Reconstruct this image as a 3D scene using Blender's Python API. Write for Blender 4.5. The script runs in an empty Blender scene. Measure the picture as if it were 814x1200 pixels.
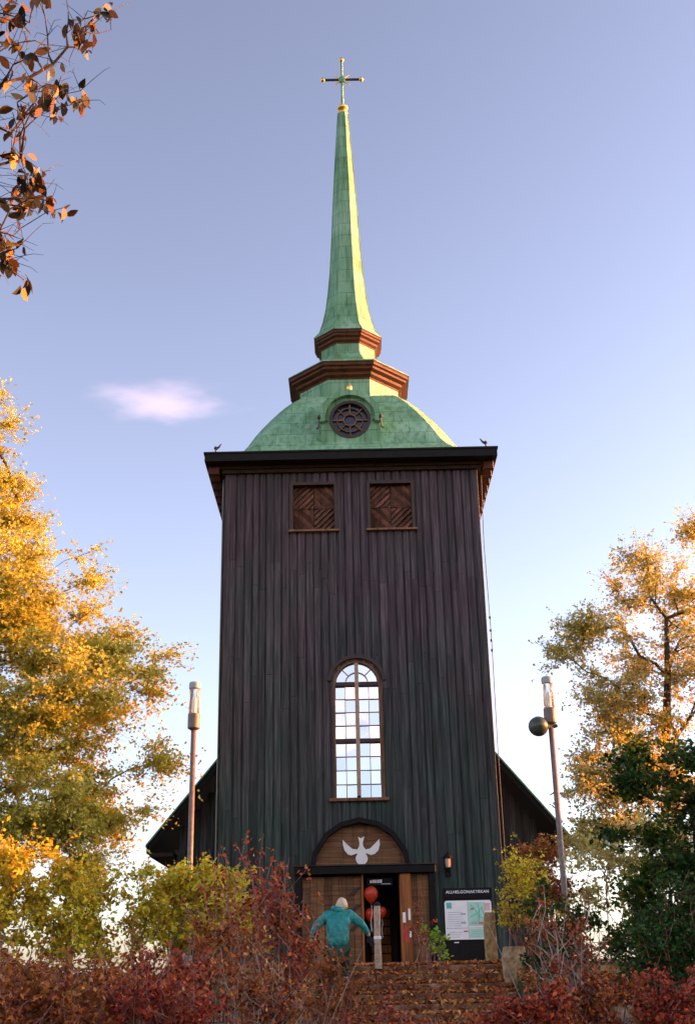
import bpy, math, random
import numpy as np
from mathutils import Vector, Matrix, Quaternion
R = math.radians
random.seed(7)
rng = np.random.default_rng(11)
sc = bpy.context.scene
col = sc.collection

# ------------------------------------------------------------------ materials
def mat(name):
    m = bpy.data.materials.new(name); m.use_nodes = True
    nt = m.node_tree; nt.nodes.clear()
    out = nt.nodes.new('ShaderNodeOutputMaterial')
    return m, nt, out
def N(nt, t, **k):
    n = nt.nodes.new(t)
    for a, b in k.items(): setattr(n, a, b)
    return n
def ramp(nt, fac, stops, interp='LINEAR'):
    r = N(nt, 'ShaderNodeValToRGB'); r.color_ramp.interpolation = interp
    e = r.color_ramp.elements
    while len(e) < len(stops): e.new(0.5)
    for i, (p, c) in enumerate(stops):
        e[i].position = p; e[i].color = (c[0], c[1], c[2], 1)
    nt.links.new(fac, r.inputs[0]); return r.outputs[0]
def mixc(nt, fac, a, b, mode='MIX'):
    n = N(nt, 'ShaderNodeMix', data_type='RGBA', blend_type=mode)
    for sock, v in ((0, fac), (6, a), (7, b)):
        if isinstance(v, (int, float)): n.inputs[sock].default_value = v
        elif isinstance(v, (tuple, list)): n.inputs[sock].default_value = (v[0], v[1], v[2], 1)
        else: nt.links.new(v, n.inputs[sock])
    return n.outputs[2]
def noise(nt, vec, scale, detail=4, rough=.55):
    n = N(nt, 'ShaderNodeTexNoise'); n.inputs['Scale'].default_value = scale
    n.inputs['Detail'].default_value = detail; n.inputs['Roughness'].default_value = rough
    nt.links.new(vec, n.inputs['Vector']); return n.outputs['Fac']
def mapping(nt, scale=(1, 1, 1), rot=(0, 0, 0)):
    tc = N(nt, 'ShaderNodeTexCoord'); mp = N(nt, 'ShaderNodeMapping')
    mp.inputs['Scale'].default_value = scale; mp.inputs['Rotation'].default_value = rot
    nt.links.new(tc.outputs['Object'], mp.inputs['Vector']); return mp.outputs[0]
def bump(nt, h, strength, dist=.02):
    b = N(nt, 'ShaderNodeBump'); b.inputs['Strength'].default_value = strength; b.inputs['Distance'].default_value = dist
    nt.links.new(h, b.inputs['Height']); return b.outputs[0]
def principled(nt, out, base, rough=.7, metal=0., nrm=None, spec=.4):
    p = N(nt, 'ShaderNodeBsdfPrincipled')
    if isinstance(base, (tuple, list)): p.inputs['Base Color'].default_value = (*base, 1)
    else: nt.links.new(base, p.inputs['Base Color'])
    if isinstance(rough, (int, float)): p.inputs['Roughness'].default_value = rough
    else: nt.links.new(rough, p.inputs['Roughness'])
    p.inputs['Metallic'].default_value = metal
    p.inputs['Specular IOR Level'].default_value = spec
    if nrm is not None: nt.links.new(nrm, p.inputs['Normal'])
    nt.links.new(p.outputs[0], out.inputs[0]); return p
def island(nt): return N(nt, 'ShaderNodeNewGeometry').outputs['Random Per Island']

def simple(name, c, rough=.6, metal=0., var=.25, scale=6., bmp=.15, spec=.4):
    m, nt, out = mat(name); v = mapping(nt)
    f = noise(nt, v, scale, 6)
    lo = tuple(x * (1 - var) for x in c); hi = tuple(min(1, x * (1 + var)) for x in c)
    c_ = ramp(nt, f, [(.3, lo), (.7, hi)])
    principled(nt, out, c_, rough, metal, bump(nt, f, bmp), spec); return m

def wood(name, cols, grain=(26, 26, .9), rough=.75, algae=None, islandamt=.35):
    """weathered boards: per-board tone, long grain streaks, blotches; optional algae tint that comes with height"""
    m, nt, out = mat(name)
    g = noise(nt, mapping(nt, grain), 1.0, 6, .6)
    bl = noise(nt, mapping(nt, (.55, .55, .35)), 1.0, 5, .6)
    a = ramp(nt, g, [(.28, cols[0]), (.5, cols[1]), (.75, cols[2])])
    if algae:
        tc = N(nt, 'ShaderNodeTexCoord'); sp = N(nt, 'ShaderNodeSeparateXYZ'); nt.links.new(tc.outputs['Object'], sp.inputs[0])
        mr = N(nt, 'ShaderNodeMapRange'); nt.links.new(sp.outputs[2], mr.inputs[0])
        mr.inputs[1].default_value = 12.5; mr.inputs[2].default_value = 1.5
        ad = N(nt, 'ShaderNodeMath', operation='ADD'); nt.links.new(mr.outputs[0], ad.inputs[0])
        sb = N(nt, 'ShaderNodeMath', operation='MULTIPLY_ADD'); nt.links.new(bl, sb.inputs[0]); sb.inputs[1].default_value = 1.9; sb.inputs[2].default_value = -.95
        nt.links.new(sb.outputs[0], ad.inputs[1])
        ad.use_clamp = True
        b = ramp(nt, g, [(.28, algae[0]), (.5, algae[1]), (.75, algae[2])])
        a = mixc(nt, ad.outputs[0], a, b)
    isl = ramp(nt, island(nt), [(0, (1 - islandamt,) * 3), (.5, (1, 1, 1)), (1, (1 + islandamt,) * 3)])
    a = mixc(nt, 1.0, a, isl, 'MULTIPLY')
    dark = ramp(nt, noise(nt, mapping(nt, (5, 5, .3)), 1.0, 6, .7), [(.36, (.35, .35, .38)), (.5, (1, 1, 1))])
    a = mixc(nt, .7, a, dark, 'MULTIPLY')
    principled(nt, out, a, rough, 0, bump(nt, g, .35, .01), .3); return m

M = {}
M['wall'] = wood('dark_tarred_boards', [(.022, .014, .016), (.056, .038, .044), (.12, .088, .098)],
                 algae=[(.010, .022, .019), (.032, .055, .048), (.085, .10, .085)], islandamt=.28)
M['cornice'] = wood('dark_cornice_wood', [(.018, .009, .005), (.03, .015, .008), (.05, .025, .013)], grain=(3, 3, 20), islandamt=.15)
M['tiercornice'] = wood('red_brown_cornice', [(.045, .014, .004), (.08, .025, .007), (.115, .038, .011)], grain=(3, 3, 20), islandamt=.15)
M['brown'] = wood('brown_boards', [(.08, .038, .016), (.17, .082, .036), (.27, .145, .07)], grain=(1.2, 20, 20))
M['shutter'] = wood('shutter_boards', [(.06, .024, .014), (.14, .058, .034), (.24, .105, .062)], grain=(6, 6, 6), islandamt=.45)
M['orange'] = wood('red_brown_door_wood', [(.13, .04, .012), (.26, .09, .025), (.40, .17, .05)], grain=(18, 18, 1.))
M['frame'] = wood('window_frame_wood', [(.11, .05, .025), (.17, .085, .045), (.25, .13, .075)], grain=(20, 20, 2))
M['palebar'] = simple('faded_glazing_bar_paint', (.36, .24, .16), .7, 0, var=.25, scale=12)
M['framedark'] = simple('dark_frame', (.035, .018, .012), .6)
M['black'] = simple('black_paint', (.010, .009, .009), .7, spec=.15)
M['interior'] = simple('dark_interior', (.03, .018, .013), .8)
M['white'] = simple('white_paint', (.8, .8, .78), .5, var=.05)
M['gold'] = simple('gilding', (.75, .48, .12), .35, .8, var=.15)
M['post'] = simple('brown_painted_steel', (.15, .11, .09), .5, .1, var=.25, scale=14)
M['lampcap'] = simple('lamp_cap_paint', (.30, .33, .30), .4, 0, var=.15)
M['darkgreen'] = simple('dark_green_enamel', (.05, .06, .04), .35, 0)
M['stone'] = simple('granite', (.30, .19, .08), .9, 0, var=.65, scale=9, bmp=.5)
M['palestone'] = simple('pale_granite', (.36, .24, .12), .9, 0, var=.6, scale=9, bmp=.5)
M['birch'] = simple('weathered_pale_post', (.42, .31, .21), .8, 0, var=.35, scale=12)
M['paper'] = simple('paper', (.85, .84, .80), .7, 0, var=.05)
M['lampshade'] = simple('yellowed_glass', (.42, .34, .25), .3, 0, var=.1)
M['red'] = simple('red_latex', (.48, .04, .014), .35, 0, var=.12)
M['redpaper'] = simple('red_print', (.42, .05, .03), .6, 0, var=.3)
M['bird'] = simple('dark_iron', (.02, .022, .025), .6)
M['cable'] = simple('cable', (.03, .03, .03), .6)
M['bark'] = simple('dark_bark', (.05, .036, .028), .9, 0, var=.5, scale=9, bmp=.6)
M['twig'] = simple('grey_twigs', (.17, .125, .11), .85, 0, var=.4, scale=12)
M['redtwig'] = simple('red_brown_twigs', (.24, .10, .07), .8, 0, var=.4, scale=12)
M['paletwig'] = simple('pale_twigs', (.32, .25, .2), .85, 0, var=.35, scale=12)
M['plaster'] = simple('ochre_plaster', (.42, .30, .18), .9, 0, var=.15, scale=2)
M['tin'] = simple('grey_tin_roof', (.12, .12, .125), .5, .3, var=.2)

def copper():
    m, nt, out = mat('verdigris_copper')
    tc = N(nt, 'ShaderNodeTexCoord'); sp = N(nt, 'ShaderNodeSeparateXYZ'); nt.links.new(tc.outputs['Object'], sp.inputs[0])
    ad = N(nt, 'ShaderNodeMath', operation='MULTIPLY_ADD'); nt.links.new(sp.outputs[1], ad.inputs[0]); ad.inputs[1].default_value = .0; nt.links.new(sp.outputs[0], ad.inputs[2])
    cb = N(nt, 'ShaderNodeCombineXYZ'); nt.links.new(ad.outputs[0], cb.inputs[0]); nt.links.new(sp.outputs[2], cb.inputs[1])
    br = N(nt, 'ShaderNodeTexBrick'); nt.links.new(cb.outputs[0], br.inputs['Vector'])
    br.inputs['Scale'].default_value = 1.0; br.inputs['Brick Width'].default_value = .95; br.inputs['Row Height'].default_value = .52
    br.inputs['Mortar Size'].default_value = .012; br.inputs['Mortar Smooth'].default_value = .3
    br.inputs['Color1'].default_value = (.9, .9, .9, 1); br.inputs['Color2'].default_value = (1.1, 1.1, 1.1, 1); br.inputs['Mortar'].default_value = (.5, .6, .55, 1)
    n1 = noise(nt, mapping(nt, (1.1, 1.1, .6)), 1.0, 6, .6)
    a = ramp(nt, n1, [(.28, (.125, .19, .085)), (.40, (.15, .29, .16)), (.55, (.195, .35, .215)), (.70, (.27, .42, .29))])
    st = ramp(nt, noise(nt, mapping(nt, (7, 7, .5)), 1.0, 5, .65), [(.36, (.50, .55, .42)), (.54, (1, 1, 1))])
    a = mixc(nt, .75, a, st, 'MULTIPLY')
    a = mixc(nt, 1., a, br.outputs['Color'], 'MULTIPLY')
    principled(nt, out, a, .6, 0, bump(nt, br.outputs['Color'], .6, .04), .08); return m
M['copper'] = copper()

def glass_mirror():
    m, nt, out = mat('sky_reflecting_glass')
    n = noise(nt, mapping(nt, (2.5, 2.5, 2.5)), 1.0, 2)
    isl = island(nt)
    c = ramp(nt, isl, [(0, (.62, .67, .70)), (1, (.84, .86, .86))])
    principled(nt, out, c, .06, 1.0, bump(nt, n, .05, .02)); return m
M['pane'] = glass_mirror()
def darkglass():
    m, nt, out = mat('dark_blue_glass')
    principled(nt, out, (.012, .024, .06), .2, 0, None, .2); return m
M['darkglass'] = darkglass()
def lampglass():
    m, nt, out = mat('frosted_lamp_glass')
    p = principled(nt, out, (.85, .88, .88), .18); p.inputs['Transmission Weight'].default_value = .85; p.inputs['IOR'].default_value = 1.2
    return m
M['lampglass'] = lampglass()

def leafmat(name, cols, clump=None, transl=.45, scale=.8, dull=.5):
    """leaf to leaf colour by leaf, and a slower drift from bough to bough"""
    m, nt, out = mat(name)
    k = len(cols)
    a = ramp(nt, island(nt), [(i / (k - 1), c) for i, c in enumerate(cols)])
    if clump:
        f = ramp(nt, noise(nt, mapping(nt), scale, 2), [(.42, (0, 0, 0)), (.6, (1, 1, 1))])
        b = ramp(nt, island(nt), [(i / (len(clump) - 1), c) for i, c in enumerate(clump)])
        a = mixc(nt, f, a, b)
    p = N(nt, 'ShaderNodeBsdfPrincipled'); nt.links.new(a, p.inputs['Base Color']); p.inputs['Roughness'].default_value = dull; p.inputs['Specular IOR Level'].default_value = .3
    t = N(nt, 'ShaderNodeBsdfTranslucent'); nt.links.new(a, t.inputs['Color'])
    mx = N(nt, 'ShaderNodeMixShader'); mx.inputs[0].default_value = transl
    nt.links.new(p.outputs[0], mx.inputs[1]); nt.links.new(t.outputs[0], mx.inputs[2]); nt.links.new(mx.outputs[0], out.inputs[0])
    return m
M['gold_leaf'] = leafmat('golden_linden_leaves', [(.46, .37, .05), (.56, .51, .08), (.62, .59, .14), (.50, .46, .07)], [(.40, .38, .05), (.50, .46, .07), (.40, .30, .035)], .5, .4)
M['amber_leaf'] = leafmat('amber_maple_leaves', [(.56, .41, .11), (.62, .52, .17), (.66, .60, .24), (.52, .37, .10)], [(.50, .44, .08), (.58, .51, .12), (.54, .43, .10)], .5, .4)
M['green_leaf'] = leafmat('dark_green_leaves', [(.008, .022, .005), (.018, .055, .008), (.035, .11, .012), (.013, .034, .007)], [(.012, .032, .006), (.07, .13, .010), (.018, .055, .008), (.26, .20, .02)], .25, .7)
M['lime_leaf'] = leafmat('yellow_green_leaves', [(0.23, 0.299, 0.0172), (0.759, 0.69, 0.0403), (0.85, 0.713, 0.0575), (0.805, 0.437, 0.0345), (0.138, 0.161, 0.0138)], [(0.828, 0.391, 0.0345), (0.85, 0.598, 0.046), (0.23, 0.276, 0.0172), (0.667, 0.667, 0.0345)], .4, .9)
M['rust_leaf'] = leafmat('rust_leaves', [(0.0621, 0.0166, 0.00828), (0.373, 0.0828, 0.0193), (0.607, 0.207, 0.0345), (0.235, 0.0414, 0.0166), (0.0828, 0.0248, 0.011), (0.442, 0.117, 0.0193)], [(0.552, 0.235, 0.0414), (0.345, 0.103, 0.0193), (0.069, 0.0221, 0.011), (0.718, 0.386, 0.069)], .3, 1.0)
M['red_leaf'] = leafmat('red_leaves', [(0.0637, 0.0113, 0.0085), (0.425, 0.051, 0.0227), (0.651, 0.127, 0.0354), (0.241, 0.0283, 0.0156), (0.085, 0.0156, 0.00991), (0.481, 0.0779, 0.0255)], [(0.595, 0.184, 0.0354), (0.354, 0.0637, 0.0198), (0.0708, 0.0142, 0.00991), (0.736, 0.34, 0.0708)], .3, 1.0)
M['chest_leaf'] = leafmat('brown_and_amber_leaves', [(.014, .014, .005), (.028, .022, .006), (.20, .08, .015), (.32, .19, .025), (.018, .02, .006), (.016, .014, .005), (.24, .09, .015), (.016, .016, .006)], None, .15)
M['litter'] = leafmat('fallen_leaf_colours', [(.32, .07, .022), (.56, .20, .045), (.58, .32, .09), (.24, .06, .025), (.48, .11, .03)], None, .1)
M['sapling_leaf'] = leafmat('fresh_green_sapling_leaves', [(.10, .26, .02), (.22, .45, .04), (.34, .46, .04), (.50, .44, .05)], None, .4)
def ground_mat():
    m, nt, out = mat('park_soil_and_leaves')
    v = mapping(nt)
    a = ramp(nt, noise(nt, v, 2.2, 8, .7), [(.3, (.03, .022, .014)), (.5, (.07, .042, .022)), (.65, (.12, .06, .025))])
    b = ramp(nt, noise(nt, v, .25, 4), [(.45, (0, 0, 0)), (.6, (1, 1, 1))])
    a = mixc(nt, b, a, (.05, .06, .02))
    principled(nt, out, a, .95, 0, bump(nt, noise(nt, v, 18, 6), .6, .03), .1); return m
M['ground'] = ground_mat()
def step_mat():
    m, nt, out = mat('mossy_step_stone')
    v = mapping(nt)
    a = ramp(nt, noise(nt, v, 5, 8, .7), [(.3, (.10, .045, .022)), (.5, (.26, .125, .065)), (.68, (.40, .25, .14))])
    d = ramp(nt, noise(nt, mapping(nt, (3, 3, 3)), 1.0, 4), [(.4, (.5, .42, .4)), (.6, (1, 1, 1))])
    a = mixc(nt, 1., a, d, 'MULTIPLY')
    principled(nt, out, a, .9, 0, bump(nt, noise(nt, v, 26, 6), .5, .02), .2); return m
M['step'] = step_mat()
def cloth(name, c, rough=.7):
    return simple(name, c, rough, 0, var=.45, scale=14, bmp=.9)
M['teal'] = cloth('teal_quilted_nylon', (.010, .20, .18), .5)
M['trouser'] = cloth('dark_green_cloth', (.028, .05, .032))
M['glove'] = cloth('black_knit', (.016, .018, .018), .9)
M['skin'] = simple('skin', (.55, .34, .25), .5, 0, var=.08)
M['hair'] = simple('pale_blond_hair', (.58, .44, .28), .6, 0, var=.3, scale=40, bmp=.6)

# ------------------------------------------------------------------ mesh helpers
class MB:
    def __init__(s): s.v = []; s.f = []
    def add(s, vs, fs):
        n = len(s.v); s.v += [tuple(v) for v in vs]; s.f += [tuple(i + n for i in f) for f in fs]; return s
    def box(s, x0, x1, y0, y1, z0, z1):
        return s.add([(x0, y0, z0), (x1, y0, z0), (x1, y1, z0), (x0, y1, z0), (x0, y0, z1), (x1, y0, z1), (x1, y1, z1), (x0, y1, z1)],
                     [(0, 3, 2, 1), (4, 5, 6, 7), (0, 1, 5, 4), (1, 2, 6, 5), (2, 3, 7, 6), (3, 0, 4, 7)])
    def cbox(s, x0, x1, y0, y1, z0, z1, b=.02):
        """box with chamfered vertical and top edges"""
        v = []
        for (z, i) in ((z0, 0), (z1 - b, 0), (z1, b)):
            a0, a1, c0, c1 = x0 + i, x1 - i, y0 + i, y1 - i
            v += [(a0 + b, c0, z), (a1 - b, c0, z), (a1, c0 + b, z), (a1, c1 - b, z), (a1 - b, c1, z), (a0 + b, c1, z), (a0, c1 - b, z), (a0, c0 + b, z)]
        f = [tuple(range(7, -1, -1)), tuple(range(16, 24))]
        for r in range(2):
            for k in range(8): f.append((r * 8 + k, r * 8 + (k + 1) % 8, r * 8 + 8 + (k + 1) % 8, r * 8 + 8 + k))
        return s.add(v, f)
    def prism_y(s, poly, y0, y1):
        """poly = (x,z) counter-clockwise seen from -y"""
        n = len(poly)
        vs = [(x, y0, z) for x, z in poly] + [(x, y1, z) for x, z in poly]
        fs = [tuple(range(n)), tuple(range(2 * n - 1, n - 1, -1))] + [(i, i + n, (i + 1) % n + n, (i + 1) % n) for i in range(n)]
        return s.add(vs, fs)
    def strip_y(s, outer, inner, y0, y1, closed=False):
        n = len(outer); vs = []
        for y in (y0, y1):
            vs += [(x, y, z) for x, z in outer] + [(x, y, z) for x, z in inner]
        fs = []
        for i in range(n if closed else n - 1):
            j = (i + 1) % n
            fs += [(i, j, n + j, n + i), (2 * n + j, 2 * n + i, 3 * n + i, 3 * n + j), (j, i, 2 * n + i, 2 * n + j), (n + i, n + j, 3 * n + j, 3 * n + i)]
        if not closed:
            fs += [(0, n, 3 * n, 2 * n), (n - 1, 3 * n - 1, 4 * n - 1, 2 * n - 1)]
        return s.add(vs, fs)
    def tube(s, pts, rad, n=6):
        pts = [Vector(p) for p in pts]; k = len(pts)
        if isinstance(rad, (int, float)): rad = [rad] * k
        vs = []; prev = None
        for i, p in enumerate(pts):
            d = (pts[min(i + 1, k - 1)] - pts[max(i - 1, 0)])
            d = d.normalized() if d.length > 1e-9 else Vector((0, 0, 1))
            if prev is None: u = d.orthogonal().normalized()
            else:
                u = prev - d * prev.dot(d); u = u.normalized() if u.length > 1e-6 else d.orthogonal().normalized()
            prev = u; w = d.cross(u)
            for a in range(n):
                t = 2 * math.pi * a / n
                vs.append(p + (u * math.cos(t) + w * math.sin(t)) * rad[i])
        fs = []
        for i in range(k - 1):
            for a in range(n):
                b = (a + 1) % n
                fs.append((i * n + a, i * n + b, i * n + n + b, i * n + n + a))
        fs += [tuple(range(n - 1, -1, -1)), tuple((k - 1) * n + a for a in range(n))]
        return s.add(vs, fs)
    def lathe(s, prof, c, n=20, axis='z'):
        k = len(prof); vs = []
        for r, h in prof:
            for a in range(n):
                t = 2 * math.pi * a / n
                if axis == 'z': vs.append((c[0] + r * math.cos(t), c[1] + r * math.sin(t), c[2] + h))
                elif axis == 'y': vs.append((c[0] + r * math.cos(t), c[1] + h, c[2] + r * math.sin(t)))
                else: vs.append((c[0] + h, c[1] + r * math.cos(t), c[2] + r * math.sin(t)))
        fs = []
        for i in range(k - 1):
            for a in range(n):
                b = (a + 1) % n
                fs.append((i * n + a, i * n + b, i * n + n + b, i * n + n + a))
        fs += [tuple(range(n - 1, -1, -1)), tuple((k - 1) * n + a for a in range(n))]
        return s.add(vs, fs)
    def oct_loft(s, rings, c):
        """rings = (half width, z, face share)"""
        vs = []
        for a, z, k in rings:
            w = a * k
            for x, y in ((w, -a), (a, -w), (a, w), (w, a), (-w, a), (-a, w), (-a, -w), (-w, -a)): vs.append((c[0] + x, c[1] + y, z))
        fs = []
        for i in range(len(rings) - 1):
            for q in range(8):
                p = (q + 1) % 8
                fs.append((i * 8 + q, i * 8 + p, i * 8 + 8 + p, i * 8 + 8 + q))
        fs += [tuple(range(7, -1, -1)), tuple((len(rings) - 1) * 8 + q for q in range(8))]
        return s.add(vs, fs)

def wloc(o):
    l = Vector((0, 0, 0))
    while o: l += o.location; o = o.parent
    return l
def link(name, me, m, parent=None, smooth=False):
    o = bpy.data.objects.new(name, me); col.objects.link(o)
    if m is not None: me.materials.append(m)
    if parent: o.parent = parent
    if smooth:
        me.polygons.foreach_set('use_smooth', [True] * len(me.polygons))
    return o
def build(name, mb, m, parent=None, smooth=False, base=None, fix=True):
    """mesh from world coordinates, stored relative to its parent (or to its own base point)"""
    off = wloc(parent) if parent else Vector(base if base else (0, 0, 0))
    me = bpy.data.meshes.new(name)
    me.from_pydata([(v[0] - off.x, v[1] - off.y, v[2] - off.z) for v in mb.v], [], mb.f)
    if fix:
        import bmesh
        bm = bmesh.new(); bm.from_mesh(me); bmesh.ops.recalc_face_normals(bm, faces=bm.faces); bm.to_mesh(me); bm.free()
    me.update()
    o = link(name, me, m, parent, smooth)
    if not parent and base: o.location = base
    return o
def tag(o, label=None, cat=None, group=None, kind=None):
    if label: o['label'] = label
    if cat: o['category'] = cat
    if group: o['group'] = group
    if kind: o['kind'] = kind
    return o
def empty(name, loc, label, cat, group=None):
    o = bpy.data.objects.new(name, None); col.objects.link(o); o.location = loc; o.empty_display_size = .3
    return tag(o, label, cat, group)
def quads_mesh(name, V, nper, m, parent=None, off=None):
    """V = (n, nper, 3) array of separate faces"""
    n = V.shape[0]
    off = np.array(wloc(parent)) if parent is not None else np.array(off if off is not None else (0, 0, 0))
    me = bpy.data.meshes.new(name)
    me.vertices.add(n * nper); me.vertices.foreach_set('co', (V - off).reshape(-1).astype(np.float32))
    me.loops.add(n * nper); me.loops.foreach_set('vertex_index', np.arange(n * nper, dtype=np.int32))
    me.polygons.add(n); me.polygons.foreach_set('loop_start', np.arange(0, n * nper, nper, dtype=np.int32))
    me.update(calc_edges=True); me.validate()
    return link(name, me, m, parent)

def leaf_faces(P, size, aspect=.62, up=.5, droop=0., var=.35, fold=.25):
    """one kite-shaped leaf with a folded midrib at every point of P"""
    n = len(P)
    nrm = rng.normal(size=(n, 3)); nrm[:, 2] = np.abs(nrm[:, 2]) + up; nrm /= np.linalg.norm(nrm, axis=1)[:, None]
    d = rng.normal(size=(n, 3)); d[:, 2] -= droop
    d -= nrm * (d * nrm).sum(1)[:, None]; d /= np.linalg.norm(d, axis=1)[:, None] + 1e-9
    s = np.cross(nrm, d)
    L = size * (1 + var * rng.uniform(-1, 1, n))[:, None]
    W = L * aspect * .5
    a = P - d * L * .5; b = P + d * L * .5
    mid = P - d * L * .08 + nrm * L * fold * .3
    return np.stack([a, mid + s * W, b, mid - s * W], 1)

# ------------------------------------------------------------------ plants
def grow(trunk, targets, step=.4, jitter=.12, sag=.0, bias=.25):
    """greedy skeleton: every target is joined to the nearest node already there; returns branch polylines + radii by load"""
    nodes = [np.array(p, float) for p in trunk]; par = [-1] + list(range(len(trunk) - 1)); depth = [0.]
    for i in range(1, len(nodes)): depth.append(depth[-1] + np.linalg.norm(nodes[i] - nodes[i - 1]))
    first = max(1, len(trunk) // 3)
    order = sorted(range(len(targets)), key=lambda i: np.linalg.norm(targets[i] - nodes[-1]) + rng.uniform(0, .6))
    paths = []; ends = []
    for ti in order:
        t = targets[ti]
        A = np.array(nodes[first:]); dd = np.linalg.norm(A - t, axis=1) + bias * np.array(depth[first:]) + .5 * np.maximum(0, A[:, 2] - t[2] + .2)
        j = int(np.argmin(dd)) + first
        p0 = nodes[j]; L = np.linalg.norm(t - p0); k = max(2, int(L / step))
        pth = [j]; ctrl = (p0 + t) / 2 + np.array([0, 0, .12 * L - sag * L]) + rng.normal(size=3) * .06 * L
        for q in range(1, k + 1):
            u = q / k
            p = (1 - u) ** 2 * p0 + 2 * u * (1 - u) * ctrl + u * u * t
            if q < k: p = p + rng.normal(size=3) * jitter * step * .6
            nodes.append(p); par.append(pth[-1]); depth.append(depth[par[-1]] + L / k); pth.append(len(nodes) - 1)
        paths.append(pth); ends.append(pth[-1])
    load = np.zeros(len(nodes))
    for e in ends:
        while e != -1: load[e] += 1; e = par[e]
    return nodes, paths, load, ends, par

def lobe_points(lobes, k=2.0):
    T = []
    for (c, r, n) in lobes:
        r = np.array(r if hasattr(r, '__len__') else (r, r, r), float)
        for _ in range(n):
            d = rng.normal(size=3); d /= np.linalg.norm(d)
            T.append(np.array(c) + d * r * rng.uniform(0, 1) ** (1 / k))
    return T

def twiglets(mb, e, d, m, spray, flat, r, run=11, off=.05):
    """short shoots fanning from a branch end, leaves set along each; returns the leaf points"""
    out = []
    for _ in range(max(2, m // run)):
        v = d * rng.uniform(-.1, 1.0) + rng.normal(size=3) * np.array([1, 1, flat]) * .8; v /= np.linalg.norm(v) + 1e-9
        L = spray * rng.uniform(.35, 1.0); c = rng.normal(size=3) * .12 * L - np.array([0, 0, .10 * L])
        s0 = e - d * rng.uniform(0, .35) * spray
        mb.tube([s0, s0 + v * L * .5 + c * .4, s0 + v * L + c], [r, r * .7, r * .35], 3)
        t = rng.uniform(.12, 1.05, run)[:, None]
        out.append(s0 + v * L * t + c * t ** 2 + rng.normal(size=(run, 3)) * off)
    return np.concatenate(out)
def tree(name, label, cat, trunk, tr, lobes, leafmat, barkmat, per=90, spray=.55, size=.13, twig=.007, flat=.55, droop=.3, group=None, step=.4, gap=.0, aspect=.62, k=2.0):
    root = empty(name, trunk[0], label, cat, group)
    T = lobe_points(lobes, k)
    nodes, paths, load, ends, par = grow(trunk, T, step)
    mb = MB()
    rr = lambda ld: twig * max(ld, 1) ** .55
    top = rr(load[len(trunk) - 1] if load[len(trunk) - 1] else 1)
    nt_ = len(trunk)
    mb.tube(trunk, [tr * (1 - .72 * i / (nt_ - 1)) * (1.35 if i == 0 else 1) for i in range(nt_)], 10)
    for p in paths:
        mb.tube([nodes[i] for i in p], [min(rr(load[p[min(1, len(p) - 1)]]) if q == 0 else rr(load[i]), tr * .6) for q, i in enumerate(p)], 5)
    PS = []
    for p in paths:
        if rng.uniform() < gap: continue
        e = np.array(nodes[p[-1]]); b = np.array(nodes[p[-2]]); d = e - b; d /= np.linalg.norm(d) + 1e-9
        m = int(per * rng.uniform(.55, 1.45))
        PS.append(twiglets(mb, e, d, m, spray, flat, twig * .55, 12, size * .55))
    build('trunk', mb, barkmat, root, fix=False)
    quads_mesh('crown', leaf_faces(np.concatenate(PS), size, aspect, .35, droop), 4, leafmat, root)
    return root

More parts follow.
